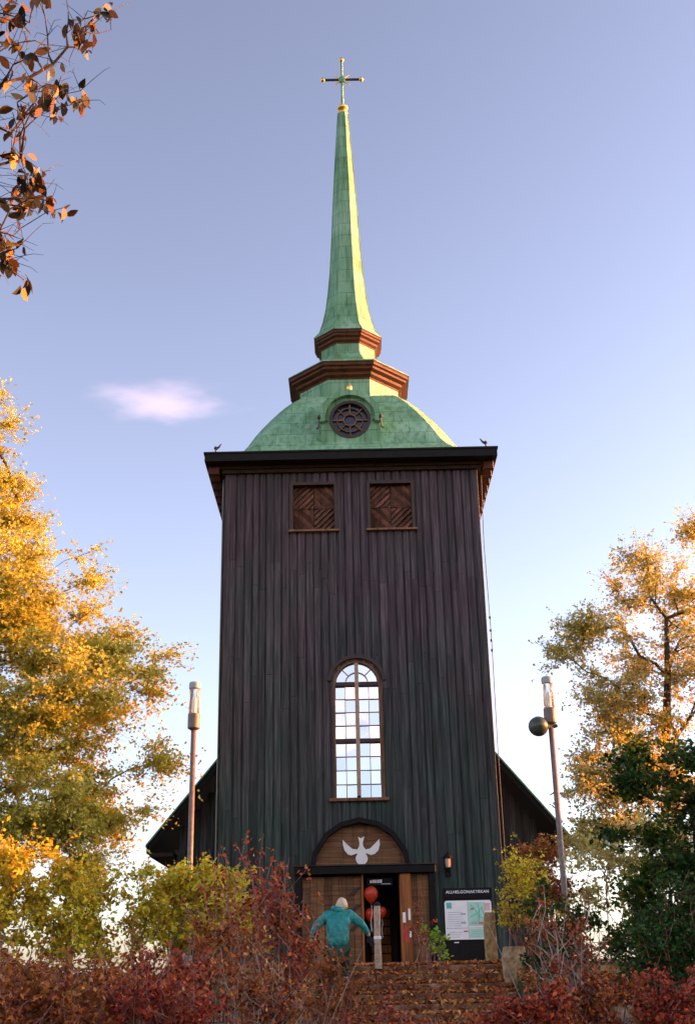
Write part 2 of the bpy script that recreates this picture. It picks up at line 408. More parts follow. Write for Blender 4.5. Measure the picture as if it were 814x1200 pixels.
def shrub(name, label, cat, base, lobes, leafmat, twigmat, stems=14, per=60, spray=.22, size=.06, twig=.004, group=None, bare=0, barelen=1.2, aspect=.6, flat=.8, droop=.1, spread=.25, wands=0, wandlen=.9):
    root = empty(name, base, label, cat, group)
    T = lobe_points(lobes, 1.7)
    bx, by, bz = base
    mb = MB(); PS = []
    roots = [np.array([bx + rng.normal() * spread, by + rng.normal() * spread, bz]) for _ in range(stems)]
    by_stem = [[] for _ in roots]
    for t in T: by_stem[int(np.argmin([np.linalg.norm((r - t)[:2]) + rng.uniform(0, .5) for r in roots]))].append(t)
    for r, ts in zip(roots, by_stem):
        if not ts: continue
        ts.sort(key=lambda t: np.linalg.norm(t - r)); mid = np.mean(ts, axis=0)
        stem = [r, r * .6 + mid * .4 + rng.normal(size=3) * .05 + np.array([0, 0, .05]), r * .3 + mid * .7 + rng.normal(size=3) * .04]
        nodes, paths, load, ends, par = grow(stem, ts, .18, bias=.15)
        mb.tube(stem, [twig * 3.2, twig * 2.6, twig * 2], 5)
        for p in paths:
            mb.tube([nodes[i] for i in p], [twig * max(load[i], 1) ** .4 for i in p], 4)
            e = np.array(nodes[p[-1]]); m = int(per * rng.uniform(.5, 1.5))
            b_ = np.array(nodes[p[-2]]); d_ = e - b_; d_ /= np.linalg.norm(d_) + 1e-9; PS.append(twiglets(mb, e, d_, m, spray * 1.15, flat, twig * .6, 8, size * .45))
    zmax = max(t[2] for t in T)
    for _ in range(wands):                                   # long upright shoots with leaves along them
        t = T[int(rng.integers(len(T)))]; L = wandlen * rng.uniform(.5, 1.1)
        d = np.array([rng.normal() * .25, rng.normal() * .25, 1.]); d /= np.linalg.norm(d)
        a = np.array(t) - d * .3; b = a + d * L * .6 + rng.normal(size=3) * .05; c = a + d * L + rng.normal(size=3) * .10
        mb.tube([a, b, c], [twig * 1.3, twig, twig * .6], 4)
        for u in rng.uniform(.25, 1, int(9 * L / .5)):
            PS.append((a * (1 - u) + c * u + rng.normal(size=3) * .035)[None, :])
    for _ in range(bare):                                    # leafless stems fanning out
        r = roots[int(rng.integers(len(roots)))]
        a = rng.uniform(0, 6.28); ln = barelen * rng.uniform(.6, 1.1); tilt = rng.uniform(.15, .8)
        d = np.array([math.cos(a) * math.sin(tilt), math.sin(a) * math.sin(tilt) * .5, math.cos(tilt)])
        p1 = r + d * ln * .5 + rng.normal(size=3) * .04; p2 = r + d * ln + rng.normal(size=3) * .10
        mb.tube([r, p1, p2], [twig * 2.2, twig * 1.6, twig * .7], 4)
        for q in range(3):
            s = p1 * (1 - q * .3) + p2 * q * .3; e = s + (d + rng.normal(size=3) * .5) * ln * .25
            mb.tube([s, e], [twig * 1., twig * .5], 3)
    build('stems', mb, twigmat, root, fix=False)
    quads_mesh('foliage', leaf_faces(np.concatenate(PS), size, aspect, .3, droop), 4, leafmat, root)
    return root

# ------------------------------------------------------------------ ground, stairs
def ground_h(x, y):
    t = min(1, max(0, (y - 15.5) / 6.7)); t = t * t * (3 - 2 * t)
    h = 1.86 * t
    if y > 1: h += .04 * math.sin(x * 1.3 + y * .7) * min(1, abs(x - 1) / 3)
    if y > 22.3 and -6 < x < 7 and y < 60: h = min(h, 1.86)
    if -.64 < x < 2.64 and 15.5 < y < 22.3: h = min(h, max(0, 1.86 * (y - 17.7) / 4.4) - .35)
    return h
def terrain():
    xs = sorted(set([-900, -400, -180, -90, -50, -30, -22] + [round(-16 + .4 * i, 2) for i in range(81)] + [22, 30, 50, 90, 180, 400, 900] + [-.65, -.63, 2.63, 2.65]))
    ys = sorted(set([-900, -400, -150, -60, -25, -10] + [round(-4 + .5 * i, 2) for i in range(62)] + [22.29, 22.31, 30, 34, 45, 60, 90, 180, 400, 900, 1500]))
    mb = MB(); nx = len(xs)
    mb.v = [(x, y, ground_h(x, y)) for y in ys for x in xs]
    mb.f = [(j * nx + i, j * nx + i + 1, j * nx + nx + i + 1, j * nx + nx + i) for j in range(len(ys) - 1) for i in range(nx - 1)]
    return mb
tag(build('ground', terrain(), M['ground'], smooth=True), kind='structure')
st = MB(); NS, RI, TR = 12, .15, .36
for i in range(NS + 1):
    z = 1.9 - RI * i; y1 = 22.0 - TR * (i - 1) if i else 24.0; y0 = 22.0 - TR * i
    xs = [-.6]
    while xs[-1] < 2.5: xs.append(min(2.6, xs[-1] + random.uniform(.7, 1.2)))
    if xs[-1] - xs[-2] < .3: xs.pop(-2)
    for a, b in zip(xs[:-1], xs[1:]):
        dz = random.uniform(-.012, .006); dy = random.uniform(-.015, .015)
        st.cbox(a + .006, b - .006, y0 + dy, y1 + .08, z - .3, z + dz, .018)
tag(build('stairs', st, M['step']), kind='structure')
ld = MB()
for i in range(10):
    for j in range(10):
        ld.cbox(-3.2 + .75 * j + .005, -3.2 + .75 * (j + 1) - .005, 24.1 + .98 * i + .005, 24.1 + .98 * (i + 1) - .005, 1.7, 1.9 + random.uniform(-.006, .004), .01)
tag(build('landing_pavement', ld, M['step']), kind='structure')
n = 17000
P = np.zeros((n, 3)); k = 0
while k < n:
    x, y = (rng.uniform(-3.5, 5), rng.uniform(15.8, 33)) if k % 3 == 0 else (rng.uniform(-.8, 2.9), rng.uniform(17.6, 23.5))
    if -.6 < x < 2.6 and y < 22.02:
        i = int((22.0 - y) / TR) + 1; z = 1.9 - RI * i
        if i > NS: z = 0
    elif y > 22: z = 1.9
    else: z = ground_h(x, y)
    if -.6 < x < 2.6 and y < 22.02 and k % 4 == 1: y = 22.0 - TR * round((22.0 - y) / TR) - .03; z = 1.9 - RI * max(0, min(NS, round((22.0 - y + .03) / TR) + 1)) + abs(rng.normal()) * .05
    P[k] = (x, y, z + .014); k += 1
P[:, 2] += np.abs(rng.normal(size=n)) * .012
L = leaf_faces(P, .085, .6, .7, 0, .4, .35)
tag(quads_mesh('fallen_leaves', L, 4, M['litter']), kind='stuff')

# ------------------------------------------------------------------ church
CX, CY, BZ = .14, 37.8, 1.9
church = empty('church', (CX, CY, BZ), 'tall dark timber church with a green copper spire, at the head of the steps', 'church')
HW = 3.82; YF = CY - HW; ZT = 16.45
def part(name, mb, m, parent=None, smooth=False): return build(name, mb, M[m], parent or church, smooth)

# openings in the front boarding: (x0, x1, z0, zspring, ztop)
WIN = (-.52, .84, 6.45, 9.72, 10.38); SH1 = (-1.66, -.40, 14.48, 15.95, 15.95); SH2 = (.70, 1.96, 14.48, 15.95, 15.95); DOOR = (-1.45, 2.02, 1.9, 4.55, 4.55)
OPEN = [WIN, SH1, SH2, DOOR]
def otop(o, x):
    c = (o[0] + o[1]) / 2; h = (o[1] - o[0]) / 2; r = o[4] - o[3]
    if r < .01: return o[4]
    rad = (h * h + r * r) / (2 * r); zc = o[4] - rad
    return zc + math.sqrt(max(0, rad * rad - (x - c) ** 2))
def boards(x0, x1, z0, z1, y, opens, w=.235, joints=((4.9, 7.4), (8.9, 10.6), (12.3, 13.6)), depth=.05, out=-1, xaxis=True):
    """board-on-board cladding; every board a closed piece, pieces butt at staggered heights"""
    mb = MB(); edges = [x0]; i = 0
    while edges[-1] < x1 - .06: edges.append(min(x1, edges[-1] + (.062 if len(edges) % 2 else .172) * random.uniform(.8, 1.2)))
    edges[-1] = x1
    def piece(a, b, za0, zb0, za1, zb1, yo, th, sk):
        if min(za1, zb1) - max(za0, zb0) < .03: return
        f = y + out * yo; bk = y + out * (yo - th)
        vs = [(a, f + out * sk, za0), (b, f, zb0), (b, f, zb1), (a, f + out * sk, za1), (a, bk, za0), (b, bk, zb0), (b, bk, zb1), (a, bk, za1)]
        if not xaxis: vs = [(v[1], v[0], v[2]) for v in vs]
        mb.add(vs, [(0, 1, 2, 3), (7, 6, 5, 4), (0, 4, 5, 1), (1, 5, 6, 2), (2, 6, 7, 3), (3, 7, 4, 0)])
    for a, b in zip(edges[:-1], edges[1:]):
        over = i % 2; i += 1
        A, B = (a, b) if over else (a - .03, b + .03)
        A = max(x0, A); B = min(x1, B)
        yo = (.046 if over else .002) + random.uniform(-.006, .006); sk = random.uniform(-.004, .004)
        cut = [z0] + [random.uniform(j[0], j[1]) for j in joints if z0 + .5 < j[0] < z1 - .5 and random.random() < .8] + [z1]
        for c0, c1 in zip(cut[:-1], cut[1:]):
            c0 += .004; c1 -= .004; dy = random.uniform(-.004, .004)
            xs = sorted(set([A, B] + [o[q] for o in opens for q in (0, 1) if A < o[q] < B] + ([A + (B - A) * t for t in (.25, .5, .75)] if any(o[4] > o[3] and o[0] < B and o[1] > A for o in opens) else [])))
            for xa, xb in zip(xs[:-1], xs[1:]):
                if xb - xa < .004: continue
                xm = (xa + xb) / 2; lo = (c0, c0)
                for o in sorted([o for o in opens if o[0] < xm < o[1] and o[2] < c1 and otop(o, xm) > c0], key=lambda o: o[2]):
                    zb = min(c1, max(o[2], lo[0]))
                    if zb > max(lo) + .03: piece(xa, xb, lo[0], lo[1], zb, zb, yo + dy, .03, sk)
                    lo = (max(lo[0], otop(o, max(o[0], xa))), max(lo[1], otop(o, min(o[1], xb)))) if o[2] < c1 else lo
                if max(lo) < c1: piece(xa, xb, lo[0], lo[1], c1, c1, yo + dy, .03, sk)
    return mb
tb = boards(CX - HW, CX + HW, 1.95, ZT, YF, OPEN)
part('tower_front_boarding', tb, 'wall')
part('tower_side_boarding', boards(YF + .06, CY + 4.5, 1.95, ZT, CX - HW, [], out=-1, xaxis=False), 'wall')
part('tower_side_boarding', boards(YF + .06, CY + 4.5, 1.95, ZT, CX + HW, [], out=1, xaxis=False), 'wall')
core = MB()
core.box(CX - HW + .002, CX + HW - .002, YF + .30, CY + 4.5, 4.75, ZT)
core.box(CX - HW + .002, DOOR[0] - .05, YF + .30, CY + 4.5, 1.8, 4.75); core.box(DOOR[1] + .05, CX + HW - .002, YF + .30, CY + 4.5, 1.8, 4.75)
core.box(DOOR[0] - .05, DOOR[1] + .05, CY, CY + 4.5, 1.8, 4.75)
for a, b, z0, z1 in ((CX - HW + .002, CX + HW - .002, 10.45, 14.40),):        # backing behind the boards
    core.box(a, b, YF + .015, YF + .30, z0, z1)
core.box(CX - HW + .002, WIN[0] - .03, YF + .015, YF + .30, 4.75, 10.45); core.box(WIN[1] + .03, CX + HW - .002, YF + .015, YF + .30, 4.75, 10.45)
core.box(WIN[0] - .03, WIN[1] + .03, YF + .015, YF + .30, 4.75, 6.42)
core.box(CX - HW + .002, DOOR[0] - .03, YF + .015, YF + .30, 1.8, 4.75); core.box(DOOR[1] + .03, CX + HW - .002, YF + .015, YF + .30, 1.8, 4.75)
for a, b in ((CX - HW + .002, SH1[0] - .03), (SH1[1] + .03, SH2[0] - .03), (SH2[1] + .03, CX + HW - .002)): core.box(a, b, YF + .015, YF + .30, 14.40, ZT)
for a, b in ((SH1[0] - .03, SH1[1] + .03), (SH2[0] - .03, SH2[1] + .03)): core.box(a, b, YF + .015, YF + .30, 15.98, ZT)
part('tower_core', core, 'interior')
for x in (CX - HW, CX + HW):                                              # corner boards
    s = 1 if x > CX else -1
    part('corner_board', MB().cbox(min(x - s * .10, x + s * .065), max(x - s * .10, x + s * .065), YF - .062, YF + .055, 1.9, ZT - .1, .01), 'wall')

# eaves
E0 = 4.47
ev = MB()
ev.box(CX - E0, CX + E0, CY - E0, CY + E0, 16.56, 16.80)
cor = part('eaves_cornice', ev, 'black')
ed = MB(); a = E0 + .03
ed.box(CX - a, CX + a, CY - a, CY + a, 16.803, 16.86)
part('eaves_edge', ed, 'black')
mo = MB()
for k, (o, z0, z1) in enumerate(((.16, 16.36, 16.47), (.24, 16.473, 16.557))):
    h = HW + o
    mo.box(CX - h, CX + h, CY - h, CY + h, z0, z1)
part('wall_head_moulding', mo, 'cornice')
rb = None
for s in (-1, 1):
    for i in range(14):
        y = CY - 4.1 + i * .6
        mb = MB(); x0, x1 = (CX + s * (HW + .25), CX + s * (E0 - .08)); x0, x1 = min(x0, x1), max(x0, x1)
        mb.cbox(x0, x1, y, y + .2, 16.30, 16.557, .03)
        part('rafter_end', mb, 'tiercornice')
for s in (-1, 1):
    hk = MB(); x = CX + s * (E0 - .32)
    hk.lathe([(.03, 0), (.02, .12), (.055, .16), (.04, .22), (.01, .24)], (x, CY - E0 + .1, 16.86), 8)
    hk.tube([(x, CY - E0 + .1, 17.0), (x - s * .10, CY - E0 + .1, 17.07), (x - s * .17, CY - E0 + .1, 17.18)], [.04, .035, .012], 6)
    part('eaves_finial', hk, 'bird')

# bell-shaped roof, drums, cornices, spire
prof = [(4.46, 16.863), (4.1, 16.99), (3.75, 17.2), (3.5, 17.46), (3.30, 17.78), (3.06, 18.26), (2.84, 18.64), (2.60, 19.02), (2.36, 19.38), (2.14, 19.68), (1.96, 19.90), (1.84, 20.03), (1.68, 20.09)]
rings = [(a, z, .87 - .05 * (i / (len(prof) - 1))) for i, (a, z) in enumerate(prof)]
part('bell_roof', MB().oct_loft(rings, (CX, CY)), 'copper')
K = .41421
part('lower_drum', MB().oct_loft([(1.70, 19.7, K), (1.70, 20.9, K)], (CX, CY)), 'copper')
def tier_cornice(a0, a1, zt, zb):
    d = a1 - a0; h = zt - zb; m = MB()
    pr = [(a0 + .005, zb), (a0 + .05 * d, zb), (a0 + .05 * d, zb + .12 * h), (a0 + .36 * d, zb + .24 * h), (a0 + .36 * d, zb + .44 * h), (a0 + .74 * d, zb + .54 * h), (a0 + .74 * d, zb + .70 * h), (a1 - .02, zb + .76 * h), (a1 - .02, zb + .95 * h), (a1, zb + .955 * h), (a1, zt)]
    return m.oct_loft([(a, z, K) for a, z in pr], (CX, CY))
part('lower_cornice', tier_cornice(1.70, 2.08, 21.25, 20.74), 'tiercornice')
part('tier_roof', MB().oct_loft([(2.10, 21.253, K), (2.08, 21.30, K), (1.6, 21.50, K), (1.25, 21.78, K), (1.02, 22.1, K), (.96, 22.25, K)], (CX, CY)), 'copper')
part('upper_drum', MB().oct_loft([(.95, 22.1, K), (.95, 22.6, K)], (CX, CY)), 'copper')
part('upper_cornice', tier_cornice(.95, 1.20, 23.02, 22.56), 'tiercornice')
sp = [(1.22, 23.023), (1.21, 23.06), (1.03, 23.3), (.90, 23.7), (.78, 24.3), (.69, 25.0), (.61, 25.9), (.535, 27.2), (.455, 28.9), (.385, 30.2), (.31, 31.5), (.24, 32.6), (.195, 33.3)]
spire = part('spire', MB().oct_loft([(a * .985, z, K) for a, z in sp], (CX, CY)), 'copper')
sm = MB()                                                       # standing seams on the eight hips
for q in range(8):
    t = math.pi / 8 + q * math.pi / 4
    sm.tube([(CX + a * 1.066 * math.cos(t), CY + a * 1.066 * math.sin(t), z) for a, z in sp], .018, 5)
part('hip_seam', sm, 'copper', spire)
kn = MB().lathe([(.17, 0), (.2, .03), (.2, .10), (.12, .13), (.10, .18), (.13, .22), (.20, .29), (.21, .36), (.16, .44), (.07, .48), (.04, .52)], (CX, CY, 33.28), 16)
part('spire_knob', kn, 'gold', smooth=False)
cz = 35.03; cr = MB()
cr.tube([(CX, CY, 33.7), (CX, CY, 35.98)], [.055, .04], 8)
cross = part('cross', cr, 'copper')
ca = MB(); ca.tube([(CX - .72, CY, cz), (CX + .72, CY, cz)], .05, 8); part('cross_arm', ca, 'framedark', cross)
for p in ((CX - .76, CY, cz), (CX + .76, CY, cz), (CX, CY, 36.02)):
    part('finial_ball', MB().lathe([(.01, -.10), (.07, -.075), (.10, 0), (.07, .075), (.01, .10)], p, 10), 'gold', cross, True)
for q in range(4):
    t = R(45 + 90 * q); c, s = math.cos(t), math.sin(t)
    part('ray', MB().tube([(CX + .08 * c, CY, cz + .08 * s), (CX + .42 * c, CY, cz + .34 * s)], [.045, .018], 6), 'gold', cross)
part('rosette', MB().lathe([(.01, -.09), (.14, -.06), (.16, 0), (.14, .06), (.01, .09)], (CX, CY, cz), 12, 'y'), 'copper', cross)

# round clock window in a copper dormer
DX, DZ, DYF = CX, 18.40, 34.40
def arc(c, r, a0, a1, n): return [(c[0] + r * math.cos(R(a0 + (a1 - a0) * i / n)), c[1] + r * math.sin(R(a0 + (a1 - a0) * i / n))) for i in range(n + 1)]
dm = MB()
out_ = [(DX + .93, 17.2)] + arc((DX, DZ), .93, 0, 180, 24) + [(DX - .93, 17.2)]
inn = [(DX + .66, 17.2)] + arc((DX, DZ), .66, 0, 180, 24) + [(DX - .66, 17.2)]
dm.strip_y(out_, inn, DYF, 36.6)
low = arc((DX, DZ), .66, 180, 360, 24)
dm.prism_y([(DX - .66, 17.2)] + [(DX + .66, 17.2)] + low[::-1][0:0] + [(x, z) for x, z in low[::-1]], DYF, 36.6)
dormer = part('dormer', dm, 'copper')
part('dormer_moulding', MB().strip_y(arc((DX, DZ), .985, -8, 188, 28), arc((DX, DZ), .80, -8, 188, 28), DYF - .17, DYF - .002), 'copper', dormer)
part('round_window_pane', MB().prism_y(arc((DX, DZ), .655, 0, 354, 40), DYF + .12, DYF + .16), 'darkglass', dormer)
part('round_window_frame', MB().strip_y(arc((DX, DZ), .66, 0, 360, 40), arc((DX, DZ), .565, 0, 360, 40), DYF - .03, DYF + .115), 'framedark', dormer)
mu = MB(); mu.strip_y(arc((DX, DZ), .235, 0, 360, 8), arc((DX, DZ), .19, 0, 360, 8), DYF + .03, DYF + .10)
mu.strip_y(arc((DX, DZ), .43, 0, 360, 32), arc((DX, DZ), .405, 0, 360, 32), DYF + .035, DYF + .095)
for q in range(8):
    t = R(45 * q); c, s = math.cos(t), math.sin(t); w = .022
    mu.add([(DX + r * c + o * s, y, DZ + r * s - o * c) for y in (DYF + .05, DYF + .11) for r in (.2, .57) for o in (-w, w)], [(0, 1, 3, 2), (4, 6, 7, 5), (0, 4, 5, 1), (2, 3, 7, 6), (0, 2, 6, 4), (1, 5, 7, 3)])
part('round_window_muntins', mu, 'frame', dormer)
part('dormer_finial', MB().lathe([(.09, 0), (.05, .05), (.10, .14), (.08, .22), (.02, .32)], (DX, DYF + .0, 19.37), 10), 'gold', dormer, True)
for s in (-1, 1):
    bk = MB().tube([(DX + s * .72, DYF - .05, DZ - .06), (DX + s * .98, DYF - .16, DZ - .06), (DX + s * 1.0, DYF - .16, DZ - .36), (DX + s * 1.08, DYF - .16, DZ - .38)], .028, 6)
    bk.lathe([(.0, 0), (.06, .04), (.05, .12), (.01, .17)], (DX + s * .98, DYF - .16, DZ - .06), 8)
    part('dormer_bracket', bk, 'framedark', dormer)

# square shutters: four fields of diagonal boards
def clip(poly, f):
    o = []
    for i, p in enumerate(poly):
        q = poly[(i + 1) % len(poly)]; a, b = f(p), f(q)
        if a >= 0: o.append(p)
        if a * b < 0: t = a / (a - b); o.append((p[0] + (q[0] - p[0]) * t, p[1] + (q[1] - p[1]) * t))
    return o
for S in (SH1, SH2):
    x0, x1, z0, z1 = S[0], S[1], S[2], S[3]; cx, cz_ = (x0 + x1) / 2, (z0 + z1) / 2
    bd = MB(); sl = .135
    for (qx0, qx1, qz0, qz1, sg) in ((x0, cx, cz_, z1, 1), (cx, x1, cz_, z1, -1), (x0, cx, z0, cz_, -1), (cx, x1, z0, cz_, 1)):
        for k in range(-16, 17):
            c0 = k * sl; c1 = c0 + sl - .012
            g = lambda p: (p[0] - cx) * sg * -1 + (p[1] - cz_)
            poly = [(qx0 + .01, qz0 + .01), (qx1 - .01, qz0 + .01), (qx1 - .01, qz1 - .01), (qx0 + .01, qz1 - .01)]
            poly = clip(poly, lambda p: g(p) / 1.414 - c0)
            if len(poly) > 2: poly = clip(poly, lambda p: c1 - g(p) / 1.414)
            if len(poly) < 3: continue
            yb = YF + .17 + random.uniform(-.012, .012); up_ = sg > 0; n = len(poly)
            tilt = lambda p: yb - .075 * ((1 - (g(p) / 1.414 - c0) / sl) if up_ else (g(p) / 1.414 - c0) / sl)
            vs = [(p[0], tilt(p), p[1]) for p in poly] + [(p[0], yb + .03, p[1]) for p in poly]
            bd.add(vs, [tuple(range(n)), tuple(range(2 * n - 1, n - 1, -1))] + [(i, i + n, (i + 1) % n + n, (i + 1) % n) for i in range(n)])
    sh = part('shutter', bd, 'shutter')
    fr = MB()
    fr.box(x0 - .10, x0, YF - .085, YF + .2, z0 - .02, z1 + .10); fr.box(x1, x1 + .10, YF - .085, YF + .2, z0 - .02, z1 + .10)
    fr.box(x0, x1, YF - .085, YF + .2, z1, z1 + .10); fr.box(x0, x1, YF + .20, YF + .22, z0 - .02, z1 + .1)
    part('shutter_frame', fr, 'framedark', sh)
    part('shutter_sill', MB().cbox(x0 - .14, x1 + .14, YF - .17, YF + .15, z0 - .085, z0 - .022, .012), 'frame', sh)

# tall arched window
x0, x1, z0, zs, zt = WIN; wc = (x0 + x1) / 2
def warch(o, n=20, k=0): return [(x0 + k + (x1 - x0 - 2 * k) * i / n, otop(WIN, x0 + (x1 - x0) * i / n) - k * 1.0) for i in range(n + 1)]
win = part('tall_window', MB().strip_y([(x0 - .055, z0)] + [(wc + (x - wc) * 1.085, z + .055) for x, z in warch(0)] + [(x1 + .055, z0)], [(x0 + .055, z0)] + [(wc + (x - wc) * .915, z - .055) for x, z in warch(0)] + [(x1 - .055, z0)], YF - .03, YF + .16), 'frame')
part('window_hood', MB().strip_y([(wc + (x - wc) * 1.25, z + .17 - .10 * abs((x - wc) / .68) ** 2) for x, z in warch(0)], [(wc + (x - wc) * 1.10, z + .058) for x, z in warch(0)], YF - .12, YF + .02), 'framedark', win)
part('window_sill', MB().cbox(x0 - .16, x1 + .16, YF - .16, YF + .14, z0 - .09, z0 - .003, .012), 'frame', win)
tz1, tz2 = 9.70, 8.06
part('mullion', MB().box(wc - .055, wc + .055, YF - .025, YF + .13, z0 + .06, zt - .06), 'palebar', win)
for tz in (tz1, tz2):
    tr_ = MB(); tr_.box(x0 + .056, wc - .057, YF - .02, YF + .12, tz - .055, tz + .055); tr_.box(wc + .057, x1 - .056, YF - .02, YF + .12, tz - .055, tz + .055)
    part('transom', tr_, 'framedark', win)
pn = MB(); mb = MB()
for (a, b) in ((x0 + .055, wc - .055), (wc + .055, x1 - .055)):
    m_ = (a + b) / 2
    for (c, d) in ((z0, tz2 - .055), (tz2 + .055, tz1 - .055)):
        for i in range(4):
            h0, h1 = c + (d - c) * i / 4, c + (d - c) * (i + 1) / 4
            for (p, q) in ((a, m_), (m_, b)):
                t1, t2 = random.uniform(-.007, .007), random.uniform(-.007, .007)
                pn.add([(p, YF + .10 + t1, h0), (q, YF + .10 + t2, h0), (q, YF + .10 + t2 + t1, h1), (p, YF + .10 + t1 * 2, h1), (p, YF + .115, h0), (q, YF + .115, h0), (q, YF + .115, h1), (p, YF + .115, h1)], [(0, 1, 2, 3), (7, 6, 5, 4), (0, 4, 5, 1), (1, 5, 6, 2), (2, 6, 7, 3), (3, 7, 4, 0)])
            if i: mb.box(a, b, YF + .05, YF + .095, h0 - .010, h0 + .010)
        mb.box(m_ - .010, m_ + .010, YF + .047, YF + .092, c, d)
# top lights: fanned
for s in (-1, 1):
    xa, xb = (x0 + .05, wc - .05) if s < 0 else (wc + .05, x1 - .05)
    top = [(xa + (xb - xa) * i / 10, otop(WIN, max(x0, min(x1, xa + (xb - xa) * i / 10))) - .05) for i in range(11)]
    pn.prism_y([(xa, tz1 + .05), (xb, tz1 + .05)] + top[::-1], YF + .10, YF + .115)
    ctr = (wc, tz1 + .02)
    a0, a1 = (90, 180) if s < 0 else (0, 90)
    mb.strip_y(arc(ctr, .34, a0, a1, 10), arc(ctr, .315, a0, a1, 10), YF + .05, YF + .095)
    t = R(135 if s < 0 else 45)
    p0 = (ctr[0] + .33 * math.cos(t), ctr[1] + .33 * math.sin(t)); p1 = (ctr[0] + .62 * math.cos(t), ctr[1] + .62 * math.sin(t))
    mb.tube([(p0[0], YF + .07, p0[1]), (p1[0], YF + .07, p1[1])], .015, 4)
part('window_panes', pn, 'pane', win); part('glazing_bars', mb, 'palebar', win)

# portal: beam, tympanum with white dove, door leaves
BX0, BX1 = -1.64, 2.18
part('portal_beam', MB().cbox(BX0, BX1, YF - .42, YF + .28, 4.40, 4.60, .02), 'black')
part('beam_edge', MB().box(BX0 - .03, BX1 + .03, YF - .45, YF + .1, 4.603, 4.635), 'framedark')
ax = [(-1.07, 4.64), (-1.02, 4.93), (-.72, 5.37), (-.35, 5.62), (.15, 5.74), (.65, 5.62), (1.02, 5.37), (1.32, 4.93), (1.37, 4.64)][::-1]
ac = (.15, 4.64)
axo = [(ac[0] + (x - ac[0]) * 1.10, ac[1] + (z - ac[1]) * 1.12) for x, z in ax]
part('tympanum_hood', MB().strip_y(axo, ax, YF - .50, YF + .02), 'black')
ty = MB(); zc = 4.64
while zc < 5.7:
    zn = min(zc + .21, 5.74)
    poly = clip(clip(ax, lambda p: p[1] - zc - .003), lambda p: zn - .006 - p[1])
    if len(poly) > 2: yy = YF - .20 + random.uniform(-.008, .008); ty.prism_y(poly, yy, YF - .06)
    zc = zn
tym = part('tympanum', ty, 'brown')
u = 1 / 209.
dv = [(405, 158), (412, 166), (424, 170), (432, 166), (442, 158), (437, 178), (432, 196), (434, 214), (447, 232), (472, 228), (497, 205), (527, 176), (530, 205), (521, 236), (500, 258), (478, 264), (452, 254)]
dv += [(424 + 34 * math.cos(R(-(-50) - 10 * i)), 283 - 34 * math.sin(R(50 - 10 * i))) for i in range(0, 29)]
dv += [(396, 254), (366, 264), (346, 258), (327, 236), (318, 205), (317, 176), (345, 205), (372, 228), (400, 232), (411, 214), (413, 196), (409, 178)]
dvp = [(.18 + (x - 422) * u, 5.01 - (y - 238) * u) for x, y in dv]
part('dove_emblem', MB().prism_y(dvp[::-1], YF - .24, YF - .212), 'white', tym)
for x in (BX0 + .02, BX1 - .20): part('portal_post', MB().cbox(x, x + .18, YF - .34, YF + .05, 1.9, 4.395, .015), 'black')
dl = MB(); x = -1.44
while x < .15:                                                   # left leaf, opened flat against the reveal
    dl.cbox(x, x + .195, YF - .06 + random.uniform(-.008, .008), YF - .005, 1.95, 4.35, .008); x += .2
leaf = part('door_leaf', dl, 'brown')
for zz in (2.95, 3.4, 3.85):
    dd = MB()
    dd.add([(a, y, z) for y in (YF - .105, YF - .065) for a, z in ((-.20, zz), (-.08, zz), (.14, zz + .22), (.02, zz + .22))], [(0, 1, 2, 3), (7, 6, 5, 4), (0, 4, 5, 1), (1, 5, 6, 2), (2, 6, 7, 3), (3, 7, 4, 0)])
    part('diagonal_batten', dd, 'framedark', leaf)
part('door_jamb', MB().cbox(.16, .22, YF - .20, YF + .5, 1.9, 4.38, .01), 'orange')
rj = part('door_jamb', MB().cbox(1.19, 1.50, YF - .33, YF + .5, 1.9, 4.38, .015), 'orange')
part('notice', MB().box(1.245, 1.325, YF - .345, YF - .333, 3.12, 3.38), 'paper', rj)
part('notice', MB().box(1.395, 1.455, YF - .345, YF - .333, 3.18, 3.48), 'paper', rj)
part('notice', MB().box(1.41, 1.46, YF - .345, YF - .333, 2.75, 3.0), 'paper', rj)
part('red_poster', MB().box(1.23, 1.40, YF - .344, YF - .333, 2.62, 3.02), 'redpaper', rj)
sp_ = MB()
for i in range(3): sp_.cbox(1.505 + .16 * i, 1.66 + .16 * i, YF - .12, YF - .02, 1.9, 4.38, .008)
part('side_panel', sp_, 'brown')
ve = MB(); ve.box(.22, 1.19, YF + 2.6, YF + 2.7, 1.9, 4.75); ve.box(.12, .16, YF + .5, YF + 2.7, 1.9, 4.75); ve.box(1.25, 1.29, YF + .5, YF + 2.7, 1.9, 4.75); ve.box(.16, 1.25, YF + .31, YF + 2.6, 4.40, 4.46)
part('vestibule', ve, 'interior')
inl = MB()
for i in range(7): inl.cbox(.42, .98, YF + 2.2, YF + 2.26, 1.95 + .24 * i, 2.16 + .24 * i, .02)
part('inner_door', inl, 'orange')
ds = MB().cbox(.30, 1.02, YF - .02, YF + .02, 4.10, 4.30, .006); sg = part('lintel_sign', ds, 'black')
lt = MB()
for i, (w, h) in enumerate(((.05, .07), (.055, .08), (.05, .08), (.055, .085), (.06, .09))):
    lt.box(.40 + .066 * i, .40 + .066 * i + w, YF - .028, YF - .021, 4.17, 4.17 + h)
lt.box(.70, .96, YF - .028, YF - .021, 4.135, 4.148)
part('lintel_marks', lt, 'white', sg)
